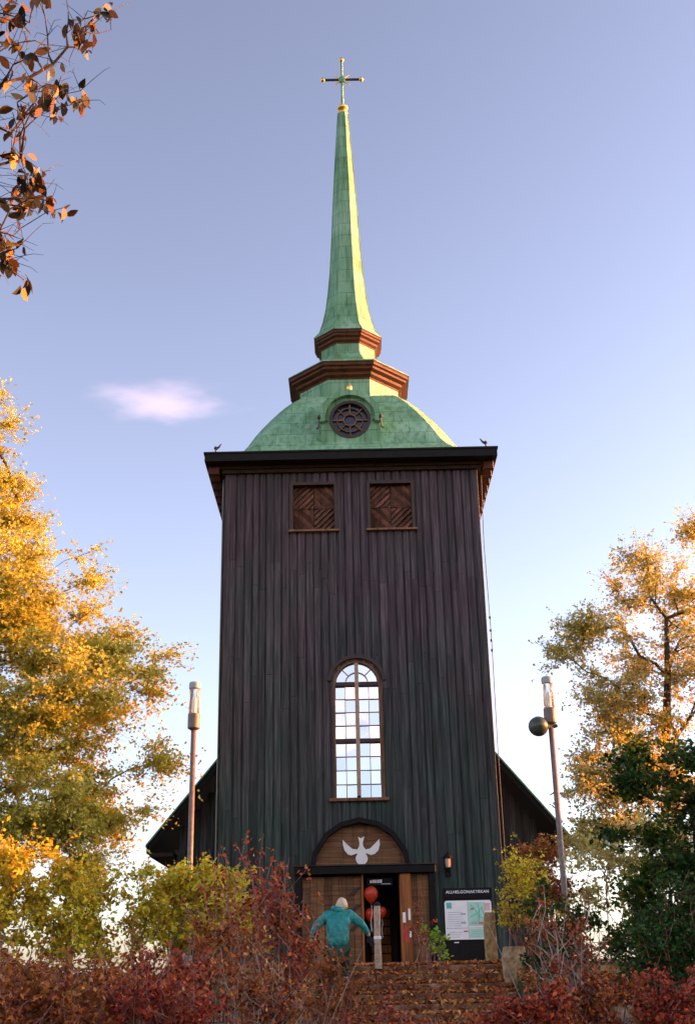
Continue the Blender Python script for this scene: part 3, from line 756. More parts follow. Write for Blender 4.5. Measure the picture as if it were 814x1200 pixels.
# nave behind
NT, ES = 6.08, 7.1; slope = (9.10 - 6.08) / (7.09 - 4.60); ridge = NT + slope * ES; Y0, Y1 = 41.3, 64.
nr = MB(); th = .26
for s in (-1, 1):
    e = CX + s * ES
    nr.add([(e, Y0, NT), (CX, Y0, ridge), (CX, Y1, ridge), (e, Y1, NT), (e, Y0, NT - th), (CX, Y0, ridge - th * 1.6), (CX, Y1, ridge - th * 1.6), (e, Y1, NT - th)],
           [(0, 1, 2, 3), (7, 6, 5, 4), (0, 4, 5, 1), (2, 6, 7, 3), (3, 7, 4, 0)])
nroof = part('nave_roof', nr, 'black')
for s in (-1, 1):
    e = CX + s * (ES + .03)
    part('copper_verge', MB().add([(e, Y0 - .04, NT + .02), (CX, Y0 - .04, ridge + .06), (CX, Y1, ridge + .06), (e, Y1, NT + .02), (e, Y0 - .04, NT - .06), (CX, Y0 - .04, ridge - .02), (CX, Y1, ridge - .02), (e, Y1, NT - .06)],
         [(0, 1, 2, 3), (7, 6, 5, 4), (0, 4, 5, 1), (1, 5, 6, 2), (2, 6, 7, 3), (3, 7, 4, 0)]), 'copper', nroof)
nw = MB()
YW = 42.25
for s in (-1, 1):
    a, b = CX + s * 3.7, CX + s * 6.15
    w = MB(); x = 3.6
    while x < 6.1:
        xa, xb = CX + s * x, CX + s * (x + .22); zt_ = ridge - slope * (x + .22) - .46
        w.cbox(min(xa, xb), max(xa, xb), YW + random.uniform(-.02, .02), YW + .1, 1.8, zt_, .01); x += .23
    part('nave_front_wall', w, 'wall')
    part('nave_side_wall', MB().box(min(CX + s * 6.1, CX + s * 6.3), max(CX + s * 6.1, CX + s * 6.3), YW, Y1 - .4, 1.8, NT - .05), 'wall')
    part('nave_eaves_soffit', MB().box(min(CX + s * 6.2, CX + s * 7.0), max(CX + s * 6.2, CX + s * 7.0), Y0 + .05, Y1 - .1, NT - .36, NT - .24), 'cornice')
# lightning conductor and down pipe on the right flank
cb = MB().tube([(CX + HW + .22, YF + .25, 16.3), (CX + HW + .16, YF + .15, 14.0), (CX + HW + .20, YF + .14, 11.0), (CX + HW + .17, YF + .15, 7.5), (CX + HW + .18, YF + .15, 2.0)], .013, 5)
for z in (10.6, 10.9, 11.2, 11.6): cb.lathe([(.01, 0), (.035, .03), (.035, .07), (.01, .1)], (CX + HW + .19, YF + .14, z), 6)
part('lightning_conductor', cb, 'cable')
part('down_pipe', MB().tube([(CX - HW - .13, YF + .2, 16.3), (CX - HW - .13, YF + .2, 2.0)], .045, 8), 'darkgreen')

wl = empty('wall_lamp', (2.53, YF - .05, 4.42), 'small black wall lantern with pale glass beside the church portal', 'lamp')
build('arm', MB().tube([(2.53, YF - .05, 4.42), (2.53, YF - .22, 4.44), (2.53, YF - .24, 4.52)], .025, 6), M['black'], wl)
build('lamp_glass', MB().lathe([(.07, 0), (.085, .18), (.085, .24)], (2.53, YF - .24, 4.52), 8), M['lampshade'], wl)
build('cap', MB().lathe([(.16, 0), (.13, .04), (.04, .12), (.02, .16)], (2.53, YF - .24, 4.76), 10), M['black'], wl)
build('back_plate', MB().cbox(2.45, 2.61, YF - .085, YF - .06, 4.3, 4.62, .008), M['black'], wl)

# ------------------------------------------------------------------ balloons in the doorway
def balloon(loc, r, label):
    x, y, z = loc
    b = empty('balloon', (x, y, z - r * 1.4), label, 'balloon', 'red balloons in the church doorway')
    build('skin', MB().lathe([(.02 * r, -1.32 * r), (.10 * r, -1.25 * r), (.45 * r, -.98 * r), (.82 * r, -.5 * r), (1 * r, .05 * r), (.92 * r, .5 * r), (.62 * r, .88 * r), (.25 * r, 1.06 * r), (.02 * r, 1.1 * r)], loc, 16), M['red'], b, True)
    build('knot', MB().lathe([(.11 * r, -1.45 * r), (.03 * r, -1.32 * r), (.05 * r, -1.29 * r)], loc, 8), M['red'], b)
    build('ribbon', MB().tube([(x, y, z - 1.4 * r), (x + .02, y + .02, z - 2.4 * r), (x - .02, y + .03, z - 3.4 * r), (x + .01, y + .02, z - 5 * r)], .006, 4), M['white'], b)
balloon((.42, YF - .26, 3.86), .19, 'largest red balloon, at head height beside the left jamb of the doorway')
balloon((.70, YF + .06, 3.42), .13, 'small red balloon low in the middle of the doorway')
balloon((.38, YF + .02, 3.36), .15, 'dim red balloon just under the largest one in the doorway')

# ------------------------------------------------------------------ notice board
nb = empty('notice_board', (2.39, 27, 1.9), 'black notice board with white lettered header over a pale green and white map panel', 'notice board')
build('post', MB().cbox(1.92, 2.0, 27.0, 27.08, 1.9, 3.5, .01), M['black'], nb); build('post', MB().cbox(2.80, 2.88, 27.0, 27.08, 1.9, 3.5, .01), M['black'], nb)
hd = build('header', MB().cbox(1.86, 2.94, 26.93, 26.995, 3.29, 3.50, .012), M['black'], nb)
build('backboard', MB().cbox(1.86, 2.94, 26.95, 26.995, 1.98, 3.285, .012), M['black'], nb)
def rrect(x0, x1, z0, z1, r): return [p for c, a in (((x1 - r, z0 + r), -90), ((x1 - r, z1 - r), 0), ((x0 + r, z1 - r), 90), ((x0 + r, z0 + r), 180)) for p in arc(c, r, a, a + 90, 4)]
mp_ = build('map_panel', MB().prism_y(rrect(1.90, 2.90, 2.45, 3.24, .05), 26.925, 26.948), M['paper'], nb)
M['mapgreen'] = simple('printed_pale_green', (.42, .70, .55), .6, var=.12, scale=5); M['print'] = simple('printed_grey', (.36, .36, .42), .6, var=.1); M['printred'] = simple('printed_red', (.62, .17, .10), .6); M['printteal'] = simple('printed_teal', (.10, .48, .40), .6); M['printpink'] = simple('printed_pink', (.72, .48, .42), .6)
def pr(name, m, rects, y=26.9225):
    b = MB()
    for i, (x0, x1, z0, z1) in enumerate(rects): b.box(x0, x1, y - i * .00002, 26.9245, z0, z1)
    build(name, b, M[m], mp_)
pr('map_field', 'mapgreen', [(2.40, 2.76, 2.72, 3.20), (2.40, 2.78, 2.48, 2.66), (2.76, 2.87, 2.85, 2.98)], 26.9235)
pr('map_corner', 'printteal', [(1.94, 2.05, 3.08, 3.20)])
pr('map_pink', 'printpink', [(2.74, 2.87, 3.03, 3.18)], 26.9215)
for q_ in ((2.61, 2.73, 2.755, 2.80), (2.28, 2.38, 2.60, 2.63), (2.45, 2.52, 3.05, 3.08)): pr('red_mark', 'printred', [q_], 26.921)
pr('text_lines', 'print', [(1.96 + random.uniform(0, .02), 1.96 + random.uniform(.22, .38), 2.5 + .045 * i, 2.508 + .045 * i) for i in range(12) if i not in (3, 4)] + [(2.44, 2.44 + random.uniform(.1, .28), 2.51 + .05 * i, 2.517 + .05 * i) for i in range(3)] + [(2.24, 2.34, 2.77, 2.80), (2.24, 2.34, 2.95, 2.98), (2.45, 2.58, 2.77, 2.79), (1.92, 2.88, 2.675, 2.685), (2.388, 2.396, 2.46, 3.22)], 26.922)
pa = MB()
for p in ([(2.45, 3.15), (2.55, 3.05), (2.62, 2.92), (2.70, 2.88)], [(2.42, 2.9), (2.55, 2.95), (2.72, 3.1)], [(2.60, 3.18), (2.64, 3.0), (2.60, 2.8)]): pa.tube([(x, 26.9205, z) for x, z in p], .007, 4)
build('map_paths', pa, M['printteal'], mp_)
def lettering(txt, w, loc, m, parent, name='lettering', shear=0.):
    cu = bpy.data.curves.new('t', 'FONT'); cu.body = txt; cu.size = .1; cu.extrude = .002; cu.offset = .0012; cu.align_x = 'CENTER'; cu.align_y = 'CENTER'; cu.shear = shear; cu.space_character = 1.05
    o = bpy.data.objects.new('t', cu); col.objects.link(o); bpy.context.view_layer.update()
    me = bpy.data.meshes.new_from_object(o.evaluated_get(bpy.context.evaluated_depsgraph_get()))
    bpy.data.objects.remove(o)
    xs = [v.co.x for v in me.vertices]; k = w / (max(xs) - min(xs))
    pl = wloc(parent)
    for v in me.vertices: v.co = Vector((v.co.x * k + loc[0] - pl.x, -v.co.z + loc[1] - pl.y, v.co.y * k * 1.0 + loc[2] - pl.z))
    return link(name, me, M[m], parent)
lettering('ALLHELGONAKYRKAN', .93, (2.40, 26.926, 3.415), 'white', hd, shear=.15)
build('board_note', MB().box(2.07, 2.17, 26.944, 26.949, 2.385, 2.405), M['white'], nb)

# ------------------------------------------------------------------ lamp posts
def lamp_post(x, y, zt, label):
    zb = ground_h(x, y)
    o = empty('street_lamp', (x, y, zb), label, 'street lamp', 'lamp posts flanking the church tower')
    build('pole', MB().tube([(x, y, zb - .1), (x, y, zb + 1.2), (x, y, zt - 1.0)], [.075, .058, .052], 12), M['post'], o, True)
    build('base_flange', MB().lathe([(.14, 0), (.14, .03), (.09, .06), (.085, .3), (.078, .32)], (x, y, zb), 12), M['post'], o)
    build('collar', MB().lathe([(.05, -.03), (.10, 0), (.125, .02), (.125, .30), (.115, .31), (.02, .31)], (x, y, zt - 1.02), 20), M['post'], o)
    build('lamp_glass', MB().lathe([(.108, 0), (.108, .50), (.10, .52)], (x, y, zt - .705), 20), M['lampglass'], o, True)
    build('lamp_tube', MB().lathe([(.02, 0), (.045, .02), (.045, .30), (.03, .33)], (x, y, zt - .70), 10), M['paper'], o)
    build('cap', MB().lathe([(.105, -.10), (.118, -.10), (.118, 0), (.10, .03), (.01, .035)], (x, y, zt - .09), 20), M['lampcap'], o)
    return o
lamp_post(-3.19, 24, 7.48, 'brown lamp post with plain glass cylinder standing before the golden tree')
lr = lamp_post(4.0, 24, 7.44, 'brown lamp post with a round dark floodlight bracketed below its glass head')
fl = build('floodlight', MB().lathe([(.02, -.20), (.13, -.16), (.19, -.06), (.20, .04), (.185, .10), (.17, .12), (.02, .10)], (3.74, 23.93, 6.36), 18, 'y'), M['darkgreen'], lr, True)
build('bracket', MB().tube([(3.90, 23.93, 6.36), (4.0, 24, 6.36), (4.13, 24.0, 6.38)], [.05, .05, .035], 8), M['darkgreen'], fl)

# ------------------------------------------------------------------ stones and post by the steps
def stone(name, x0, x1, y0, y1, z0, z1, m, label, cat, b=.05):
    mb = MB(); nseg = 6; vs = []
    for i in range(nseg + 1):
        z = z0 + (z1 - z0) * i / nseg; k = 1 if i < nseg else .80
        ring = []
        for q in range(12):
            t = 2 * math.pi * (q + .5) / 12; c, s = math.cos(t), math.sin(t); p = 5
            r = (abs(c) ** p + abs(s) ** p) ** (-1 / p)
            ring.append(((x0 + x1) / 2 + (x1 - x0) / 2 * r * c * k + random.uniform(-.012, .012), (y0 + y1) / 2 + (y1 - y0) / 2 * r * s * k + random.uniform(-.012, .012), z - (0 if i < nseg else -.03) + random.uniform(-.01, .01)))
        vs += ring
    fs = [(i * 12 + q, i * 12 + (q + 1) % 12, i * 12 + 12 + (q + 1) % 12, i * 12 + 12 + q) for i in range(nseg) for q in range(12)] + [tuple(range(11, -1, -1)), tuple(nseg * 12 + q for q in range(12))]
    mb.add(vs, fs)
    return tag(build(name, mb, M[m], None, False, ((x0 + x1) / 2, (y0 + y1) / 2, z0)), label, cat)
stone('stone_post', -1.72, -1.38, 19.3, 19.7, .6, 2.68, 'palestone', 'pale beige stone post among the red twigs to the left of the steps', 'stone post')
stone('stone_post', 2.27, 2.48, 22.4, 22.65, 1.7, 2.72, 'stone', 'narrow mossy stone post at the top of the steps beside the notice board', 'stone post')
stone('stone_block', 2.44, 2.86, 21.3, 21.7, 1.2, 2.12, 'palestone', 'squat stone block beside the narrow stone post at the steps', 'stone block')
stone('stone_block', 3.55, 4.1, 19.2, 19.6, .6, 1.78, 'stone', 'low worn stone half buried in the red hedge on the right', 'stone block')
hp = empty('handrail_post', (.37, 22, 1.9), 'pale weathered post with a dark cap in front of the open door', 'post')
build('shaft', MB().tube([(.37, 22, 1.85), (.365, 22, 2.4), (.37, 22, 2.88)], [.062, .058, .056], 10), M['birch'], hp)
build('cap', MB().lathe([(.065, 0), (.065, .03), (.03, .06), (.01, .07)], (.37, 22, 2.88), 10), M['black'], hp)
build('band', MB().lathe([(.066, 0), (.066, .05)], (.366, 22, 2.33), 10), M['white'], hp)

# ------------------------------------------------------------------ person on the steps
def skin(name, verts, edges, radii, m, parent, rootv=0, sub=2, extra=None):
    off = wloc(parent)
    me = bpy.data.meshes.new('s'); me.from_pydata([tuple(Vector(v) - off) for v in verts], edges, [])
    o = bpy.data.objects.new('s', me); col.objects.link(o)
    md = o.modifiers.new('sk', 'SKIN'); md.use_smooth_shade = True
    for i, r in enumerate(radii):
        r = r if isinstance(r, tuple) else (r, r)
        me.skin_vertices[0].data[i].radius = r; me.skin_vertices[0].data[i].use_root = (i == rootv)
    sb = o.modifiers.new('su', 'SUBSURF'); sb.levels = sub; sb.render_levels = sub
    bpy.context.view_layer.update()
    out = bpy.data.meshes.new_from_object(o.evaluated_get(bpy.context.evaluated_depsgraph_get()))
    out.name = name; bpy.data.objects.remove(o)
    return link(name, out, m, parent, True)
pe = empty('person', (-.31, 21.05, 1.3), 'person in a teal jacket with pale hair climbing the steps, seen from behind', 'person')
hipL, hipR = (-.40, 21.05, 2.12), (-.22, 21.05, 2.12)
kneeL, kneeR = (-.44, 21.08, 1.74), (-.19, 21.27, 1.90)
ankL, ankR = (-.43, 20.86, 1.37), (-.20, 21.30, 1.67)
shL, shR = (-.50, 21.19, 2.69), (-.11, 21.19, 2.70)
elL, elR = (-.69, 21.10, 2.49), (.10, 21.14, 2.55)
wrL, wrR = (-.765, 21.12, 2.28), (.215, 21.22, 2.35)
V = [(-.31, 21.05, 2.16), (-.31, 21.10, 2.36), (-.32, 21.18, 2.58), (-.30, 21.23, 2.73), (-.275, 21.27, 2.80), (-.245, 21.34, 2.84), (-.235, 21.38, 2.90),
     shL, elL, wrL, shR, elR, wrR, hipL, kneeL, ankL, hipR, kneeR, ankR, (-.24, 21.46, 2.83), (-.44, 20.99, 1.335), (-.20, 21.43, 1.635)]
Ed = [(0, 1), (1, 2), (2, 3), (3, 4), (4, 5), (5, 6), (2, 7), (7, 8), (8, 9), (2, 10), (10, 11), (11, 12), (0, 13), (13, 14), (14, 15), (0, 16), (16, 17), (17, 18), (5, 19), (15, 20), (18, 21)]
Ra = [.13, .115, .13, .06, .052, .085, .078, .05, .038, .03, .05, .038, .03, .08, .055, .04, .08, .055, .04, .045, .035, .035]
body = skin('body', V, Ed, Ra, M['skin'], pe)
J = [(-.31, 21.04, 2.13), (-.31, 21.09, 2.36), (-.315, 21.17, 2.56), (-.30, 21.22, 2.73), shL, elL, (-.755, 21.12, 2.31), shR, elR, (.198, 21.21, 2.375)]
skin('jacket', J, [(0, 1), (1, 2), (2, 3), (2, 4), (4, 5), (5, 6), (2, 7), (7, 8), (8, 9)], [(.205, .175), (.195, .165), (.20, .155), (.10, .10), .10, .066, .052, .095, .066, .052], M['teal'], pe)
skin('hood', [(-.40, 21.17, 2.80), (-.34, 21.13, 2.80), (-.26, 21.13, 2.77), (-.19, 21.19, 2.78)], [(0, 1), (1, 2), (2, 3)], [.045, .06, .06, .045], M['teal'], pe, 1)
skin('trousers', [(-.31, 21.05, 2.18), hipL, kneeL, (-.43, 20.88, 1.42), hipR, kneeR, (-.20, 21.30, 1.72)], [(0, 1), (1, 2), (2, 3), (0, 4), (4, 5), (5, 6)], [.155, .115, .085, .07, .115, .085, .07], M['trouser'], pe)
for a, t in ((ankL, (-.44, 21.02, 1.335)), (ankR, (-.20, 21.46, 1.635))):
    hb = (a[0], a[1] - .06, a[2] - .025)
    skin('shoe', [hb, (a[0], a[1] + .05, a[2] - .015), t], [(0, 1), (1, 2)], [(.05, .045), (.052, .05), (.045, .032)], M['glove'], pe, 1)
def hand(w, d, side, name='glove'):
    d = Vector(d).normalized(); s = Vector((side, .35, 0)); s = (s - d * s.dot(d)).normalized(); c = d.cross(s).normalized()
    w = Vector(w); P = w + d * .075
    vs = [w, P]; es = [(0, 1)]; rs = [.036, (.046, .03)]
    for i, (o, L) in enumerate(((-.032, .070), (-.011, .08), (.011, .075), (.032, .058))):
        a = w + d * .10 + s * o; b = a + d * L * .55 + c * .012; e = a + d * L * .85 + c * .035
        k = len(vs); vs += [a, b, e]; es += [(1, k), (k, k + 1), (k + 1, k + 2)]; rs += [.013, .011, .010]
    a = w + d * .045 - s * .045; b = a + d * .04 - s * .02 + c * .01; k = len(vs); vs += [a, b]; es += [(0, k), (k, k + 1)]; rs += [.015, .012]
    skin(name, vs, es, rs, M['glove'], pe, 1)
hand(wrR, (.06, .02, -.16), 1); hand(wrL, (-.03, .04, -.16), -1)
hm = MB(); hc = Vector((-.235, 21.36, 2.87))
for i in range(11):
    for q in range(20):
        pass
prof_h = [(math.sin(math.pi * i / 10) * (1 if i < 6 else .92), -math.cos(math.pi * i / 10)) for i in range(11)]
hm.lathe([(max(.005, r * .104), h * .128) for r, h in prof_h[2:]], (0, 0, 0), 22)
hm.v = [tuple(hc + Matrix.Rotation(R(-28), 3, 'X') @ Vector((v[0] * (1 + .05 * math.sin(9 * math.atan2(v[1], v[0])) + random.uniform(-.03, .03)), v[1] * 1.12, v[2] + random.uniform(-.005, .005)))) for v in hm.v]
build('hair', hm, M['hair'], pe, True)

# ------------------------------------------------------------------ trees
tree('autumn_tree', 'broad golden linden tree filling the left edge beside the church', 'tree',
     [(-8.9, 30, ground_h(-8.9, 30)), (-8.8, 30, 3.6), (-9.1, 30.2, 6.5), (-9.3, 30, 9.5), (-9.6, 30.2, 13)], .30,
     [((-10.35, 29.5, 16.9), (1.4, 1.8, 1.7), 28), ((-9.1, 29.5, 13.5), (1.15, 2.0, .9), 20), ((-9.0, 29.6, 11.0), (2.9, 3.0, 2.0), 80), ((-7.2, 29.4, 9.2), (2.7, 2.8, 1.9), 75), ((-8.7, 29.2, 7.6), (2.9, 3.0, 1.7), 62),
      ((-7.2, 29.6, 6.2), (2.4, 2.5, 1.2), 48), ((-4.7, 29.8, 6.9), (.55, .6, .45), 5), ((-6.5, 29.4, 5.1), (1.2, 1.4, .7), 22), ((-6.3, 29.4, 4.3), (.7, .9, .4), 7), ((-9.3, 29.2, 4.9), (1.8, 2.2, 1.0), 24)],
     M['gold_leaf'], M['bark'], per=330, spray=.95, size=.10, flat=.42, k=2.4)
tree('autumn_tree', 'airy amber tree with bare limbs showing, rising behind the dark green tree', 'tree',
     [(8.4, 31, ground_h(8.4, 31)), (8.3, 31, 4.2), (8.0, 31, 6.6), (8.35, 31, 9.0), (8.5, 31, 10.6)], .20,
     [((8.2, 31, 11.7), (1.2, 1.2, 1.1), 26), ((9.6, 31, 11.0), (1.4, 1.3, 1.5), 26), ((6.4, 30.8, 10.4), (.9, .9, .7), 15), ((5.6, 30.8, 9.6), (.6, .6, .35), 6), ((7.7, 31, 9.3), (1.2, 1.4, 1.0), 20), ((6.6, 30.6, 8.4), (1.1, 1.2, .9), 24),
      ((9.3, 30.6, 8.9), (1.5, 1.6, 1.4), 45), ((7.2, 30.6, 7.2), (1.5, 1.5, 1.2), 44), ((6.0, 30.4, 6.2), (1.1, 1.2, .9), 26), ((7.8, 30.4, 5.8), (1.5, 1.6, 1.0), 30), ((9.55, 31, 13.05), (.4, .5, .35), 7), ((6.3, 30.2, 4.9), (1.1, 1.1, .7), 24), ((8.0, 30.2, 4.4), (1.4, 1.3, .8), 24)],
     M['amber_leaf'], M['bark'], per=190, spray=.85, size=.09, flat=.6, twig=.008, gap=.04)
tree('evergreen_tree', 'dark green broad-leaved tree in tiers at the right edge', 'tree',
     [(5.6, 19.5, ground_h(5.6, 19.5)), (5.5, 19.5, 2.4), (5.4, 19.5, 3.6), (5.5, 19.4, 4.6)], .13,
     [((5.3, 19.3, 4.95), (1.2, 1.1, .32), 26), ((4.55, 19.1, 4.45), (.85, .8, .22), 14), ((5.6, 19.1, 4.2), (1.0, 1.0, .3), 22), ((4.6, 19.1, 3.7), (.8, .8, .25), 12), ((5.4, 19.1, 3.3), (1.0, 1.1, .35), 26), ((4.7, 19.0, 2.95), (.75, .8, .28), 13), ((5.2, 19.0, 2.4), (1.0, 1.0, .35), 25), ((4.45, 18.9, 2.15), (.8, .8, .28), 15), ((5.9, 19.4, 3.6), (.9, 1.1, 1.3), 26)],
     M['green_leaf'], M['bark'], per=84, spray=.42, size=.095, flat=.45, step=.25, twig=.006)
# nearby tree whose boughs hang into the frame at upper left
NB = [(-5.6, 6.6, 0), (-5.5, 6.6, 2.2), (-5.2, 6.7, 4.4), (-4.8, 6.8, 6.2), (-4.4, 6.9, 7.8)]
ro = empty('overhanging_tree', NB[0], 'near tree whose brown and amber leaves hang into the upper left corner', 'tree')
T = lobe_points([((-2.45, 7.0, 8.45), (.8, .5, .45), 34), ((-2.2, 7.0, 8.0), (.42, .4, .3), 16), ((-2.35, 7.0, 7.65), (.50, .45, .35), 24), ((-2.5, 7.0, 7.15), (.5, .4, .3), 18), ((-2.3, 7.0, 6.9), (.40, .35, .25), 20), ((-2.35, 7.0, 6.35), (.32, .3, .28), 26), ((-4.2, 6.9, 8.6), (1.2, 1.2, .9), 40), ((-3.9, 6.9, 6.9), (1.0, 1.1, .8), 26)], 1.8)
nodes, paths, load, ends, par = grow(NB, T, .22, .16)
mb = MB(); mb.tube(NB, [.2, .15, .12, .09, .05], 10); PP = []; DD = []
for p in paths:
    mb.tube([nodes[i] for i in p], [.0028 * max(load[i], 1) ** .55 for i in p], 5)
    e = np.array(nodes[p[-1]])
    for q in range(2):
        b = np.array(nodes[p[int(rng.integers(max(0, len(p) - 4), len(p)))]]); d = rng.normal(size=3); d[2] = abs(d[2]) * .4; d /= np.linalg.norm(d); L = rng.uniform(.1, .3)
        k_ = rng.normal(size=3) * .05; mb.tube([b, b + d * L * .35 + k_ * .5, b + d * L * .7 + k_ - [0, 0, .01], b + d * L + k_ - [0, 0, .05]], [.003, .0026, .002, .0012], 3)
    if rng.uniform() < .28: continue
    for q in range(int(rng.integers(3, 8))):
        PP.append(e + rng.normal(size=3) * .03); DD.append(rng.normal(size=3) * .55 + np.array([0, 0, -1.0]))
build('trunk', mb, M['bark'], ro, fix=False)
PP = np.array(PP); DD = np.array(DD); DD /= np.linalg.norm(DD, axis=1)[:, None]
nn = rng.normal(size=PP.shape); nn -= DD * (nn * DD).sum(1)[:, None]; nn /= np.linalg.norm(nn, axis=1)[:, None]; ss = np.cross(nn, DD)
Ls = .112 * rng.uniform(.7, 1.25, len(PP))[:, None]
leafV = []
for (t, w, f) in ((0, .0, 0), (.2, .17, .03), (.5, .25, .05), (.8, .16, .02), (1.0, .0, -.06)): leafV.append((t, w, f))
faces = []
for (i0, i1) in ((0, 1), (1, 2), (2, 3), (3, 4)):
    pass
ring = [(0, 0, 0), (.2, .16, .03), (.5, .24, .04), (.8, .15, 0), (1., 0, -.08), (.8, -.15, 0), (.5, -.24, .04), (.2, -.16, .03)]
cup = rng.uniform(.2, 1.3, len(PP))[:, None]
LV = np.stack([PP + DD * Ls * t + ss * Ls * w + nn * Ls * (f + abs(w) * .5) * cup for t, w, f in ring], 1)
quads_mesh('crown', LV, 8, M['chest_leaf'], ro)

# ------------------------------------------------------------------ shrubs
G = ground_h
def sh(label, x, y, lobes, leaf, bark, **k): return shrub('shrub', label, 'shrub', (x, y, G(x, y) - .03), lobes, M[leaf], M[bark], **k)
sh('yellow-green shrub at the far left under the golden tree', -4.9, 18.0, [((-5.0, 18.0, 3.2), (.95, .8, .5), 46), ((-4.05, 17.9, 2.95), (.75, .7, .45), 34), ((-5.0, 17.7, 2.6), (1., .7, .45), 40), ((-4.0, 17.7, 2.35), (.9, .6, .4), 36)], 'lime_leaf', 'redtwig', per=84, spray=.27, size=.078, wands=34, wandlen=.8)
sh('round yellow-green shrub below the left lamp post', -2.5, 18.2, [((-2.6, 18.2, 3.0), (.8, .6, .36), 44), ((-1.85, 18.1, 2.8), (.6, .55, .4), 36), ((-2.95, 18.0, 2.55), (.5, .5, .4), 22), ((-2.1, 17.9, 2.35), (.9, .5, .32), 36)], 'lime_leaf', 'redtwig', per=84, spray=.25, size=.075, wands=30, wandlen=.7)
sh('tall red twiggy shrub in front of the church door to the left of the steps', -.95, 15.6, [((-1.25, 15.6, 2.62), (.36, .4, .36), 11), ((-.9, 15.5, 2.4), (.40, .4, .42), 17), ((-.62, 15.4, 2.05), (.24, .4, .30), 9), ((-1.2, 15.3, 2.1), (.45, .4, .4), 20), ((-.75, 15.2, 1.7), (.55, .4, .35), 24)], 'red_leaf', 'redtwig', per=20, spray=.19, size=.066, twig=.006, wands=44, wandlen=1.15, bare=40, barelen=1.75, spread=.32)
sh('red shrub with long pale shoots between the two left yellow-green shrubs', -1.7, 16.4, [((-1.8, 16.4, 2.25), (.4, .4, .45), 16), ((-1.5, 16.2, 2.1), (.5, .4, .4), 18)], 'red_leaf', 'paletwig', per=26, spray=.18, size=.064, wands=16, wandlen=1.5, bare=14, barelen=1.8)
sh('rust-brown shrub spilling across the lower left corner', -2.9, 11.6, [((-3.1, 11.6, 1.58), (.4, .5, .36), 26), ((-2.65, 11.6, 1.45), (.35, .5, .36), 24), ((-2.6, 11.4, 1.4), (.7, .5, .36), 40), ((-3.2, 11.2, 1.3), (.6, .5, .4), 28)], 'rust_leaf', 'redtwig', per=46, spray=.17, size=.054, wands=40, wandlen=.75, bare=30)
sh('dark red shrub in the lower left between rust-brown neighbours', -1.9, 11.9, [((-2.15, 11.9, 1.54), (.28, .5, .30), 18), ((-1.75, 11.9, 1.45), (.35, .5, .30), 22), ((-1.7, 11.6, 1.4), (.6, .5, .36), 42)], 'red_leaf', 'redtwig', per=44, spray=.17, size=.054, wands=36, wandlen=.7, bare=30)
sh('orange-brown shrub at the foot of the steps on their left', -.95, 12.4, [((-1.1, 12.4, 1.64), (.28, .45, .28), 18), ((-.85, 12.4, 1.5), (.30, .45, .28), 16), ((-.7, 12.2, 1.35), (.42, .45, .3), 30)], 'rust_leaf', 'paletwig', per=32, spray=.17, size=.052, wands=24, wandlen=.7, bare=40, barelen=1.6)
sh('rust-red shrub rising behind the lower left corner', -3.6, 14.6, [((-3.9, 14.6, 1.8), (.45, .5, .33), 26), ((-3.2, 14.6, 1.65), (.5, .5, .33), 24), ((-2.9, 14.3, 1.65), (.7, .5, .33), 34)], 'rust_leaf', 'redtwig', per=50, spray=.19, size=.06, wands=30, wandlen=.8, bare=16)
sh('dark red shrub below the round yellow-green shrub', -2.1, 14.9, [((-2.5, 14.9, 1.72), (.4, .5, .28), 22), ((-1.9, 14.9, 1.75), (.4, .5, .34), 22), ((-1.9, 14.6, 1.65), (.7, .5, .33), 34)], 'red_leaf', 'redtwig', per=48, spray=.19, size=.06, wands=30, wandlen=.8, bare=16)
sh('wispy red shrub of thin shoots low in front of the middle of the steps', .45, 14.2, [((.3, 14.2, 1.22), (.5, .4, .2), 14), ((.75, 14.2, 1.1), (.4, .4, .18), 10)], 'red_leaf', 'redtwig', per=20, spray=.18, size=.05, wands=26, wandlen=.5, bare=22, barelen=1.35, spread=.4)
# right side
sh('yellow-green shrub between the notice board and the right lamp post', 3.1, 22.2, [((2.95, 22.2, 3.35), (.5, .5, .42), 34), ((3.2, 22.2, 2.9), (.42, .45, .45), 28), ((2.75, 22.0, 2.75), (.30, .4, .3), 12)], 'lime_leaf', 'redtwig', per=42, spray=.2, size=.066, wands=20, wandlen=.8, bare=10)
sh('tall rust-brown shrub against the nave wall on the right', 3.6, 25, [((3.6, 25, 3.9), (.65, .6, .55), 42), ((3.9, 24.8, 3.2), (.7, .6, .6), 40)], 'rust_leaf', 'redtwig', per=60, spray=.2, size=.075, wands=9, wandlen=.6)
sh('half-bare shrub with pale fanning stems on the right', 2.85, 16.6, [((2.45, 16.6, 2.25), (.42, .4, .3), 16), ((2.95, 16.5, 2.05), (.45, .4, .4), 20), ((2.6, 16.4, 1.7), (.4, .4, .3), 16)], 'red_leaf', 'paletwig', per=20, spray=.17, size=.06, twig=.0075, bare=44, barelen=1.75, wands=8, stems=8, spread=.14)
sh('amber-leaved shrub in the gap beside the dark green tree', 4.0, 20.6, [((4.2, 20.6, 3.5), (.75, .5, .3), 22), ((3.9, 20.6, 2.95), (.5, .5, .3), 12), ((4.7, 20.6, 3.0), (.6, .5, .4), 16), ((4.9, 20.6, 3.9), (.6, .5, .4), 14)], 'amber_leaf', 'redtwig', per=42, spray=.24, size=.08, wands=22, wandlen=.7, stems=6)
sh('low red hedge plant at the bottom right of the steps', 1.55, 12.2, [((1.45, 12.2, 1.30), (.55, .45, .2), 30), ((1.75, 12.1, 1.38), (.35, .4, .22), 20), ((1.6, 12.1, 1.1), (.6, .4, .25), 28)], 'red_leaf', 'redtwig', per=50, spray=.15, size=.052, wands=20, wandlen=.5, bare=14, barelen=1.3)
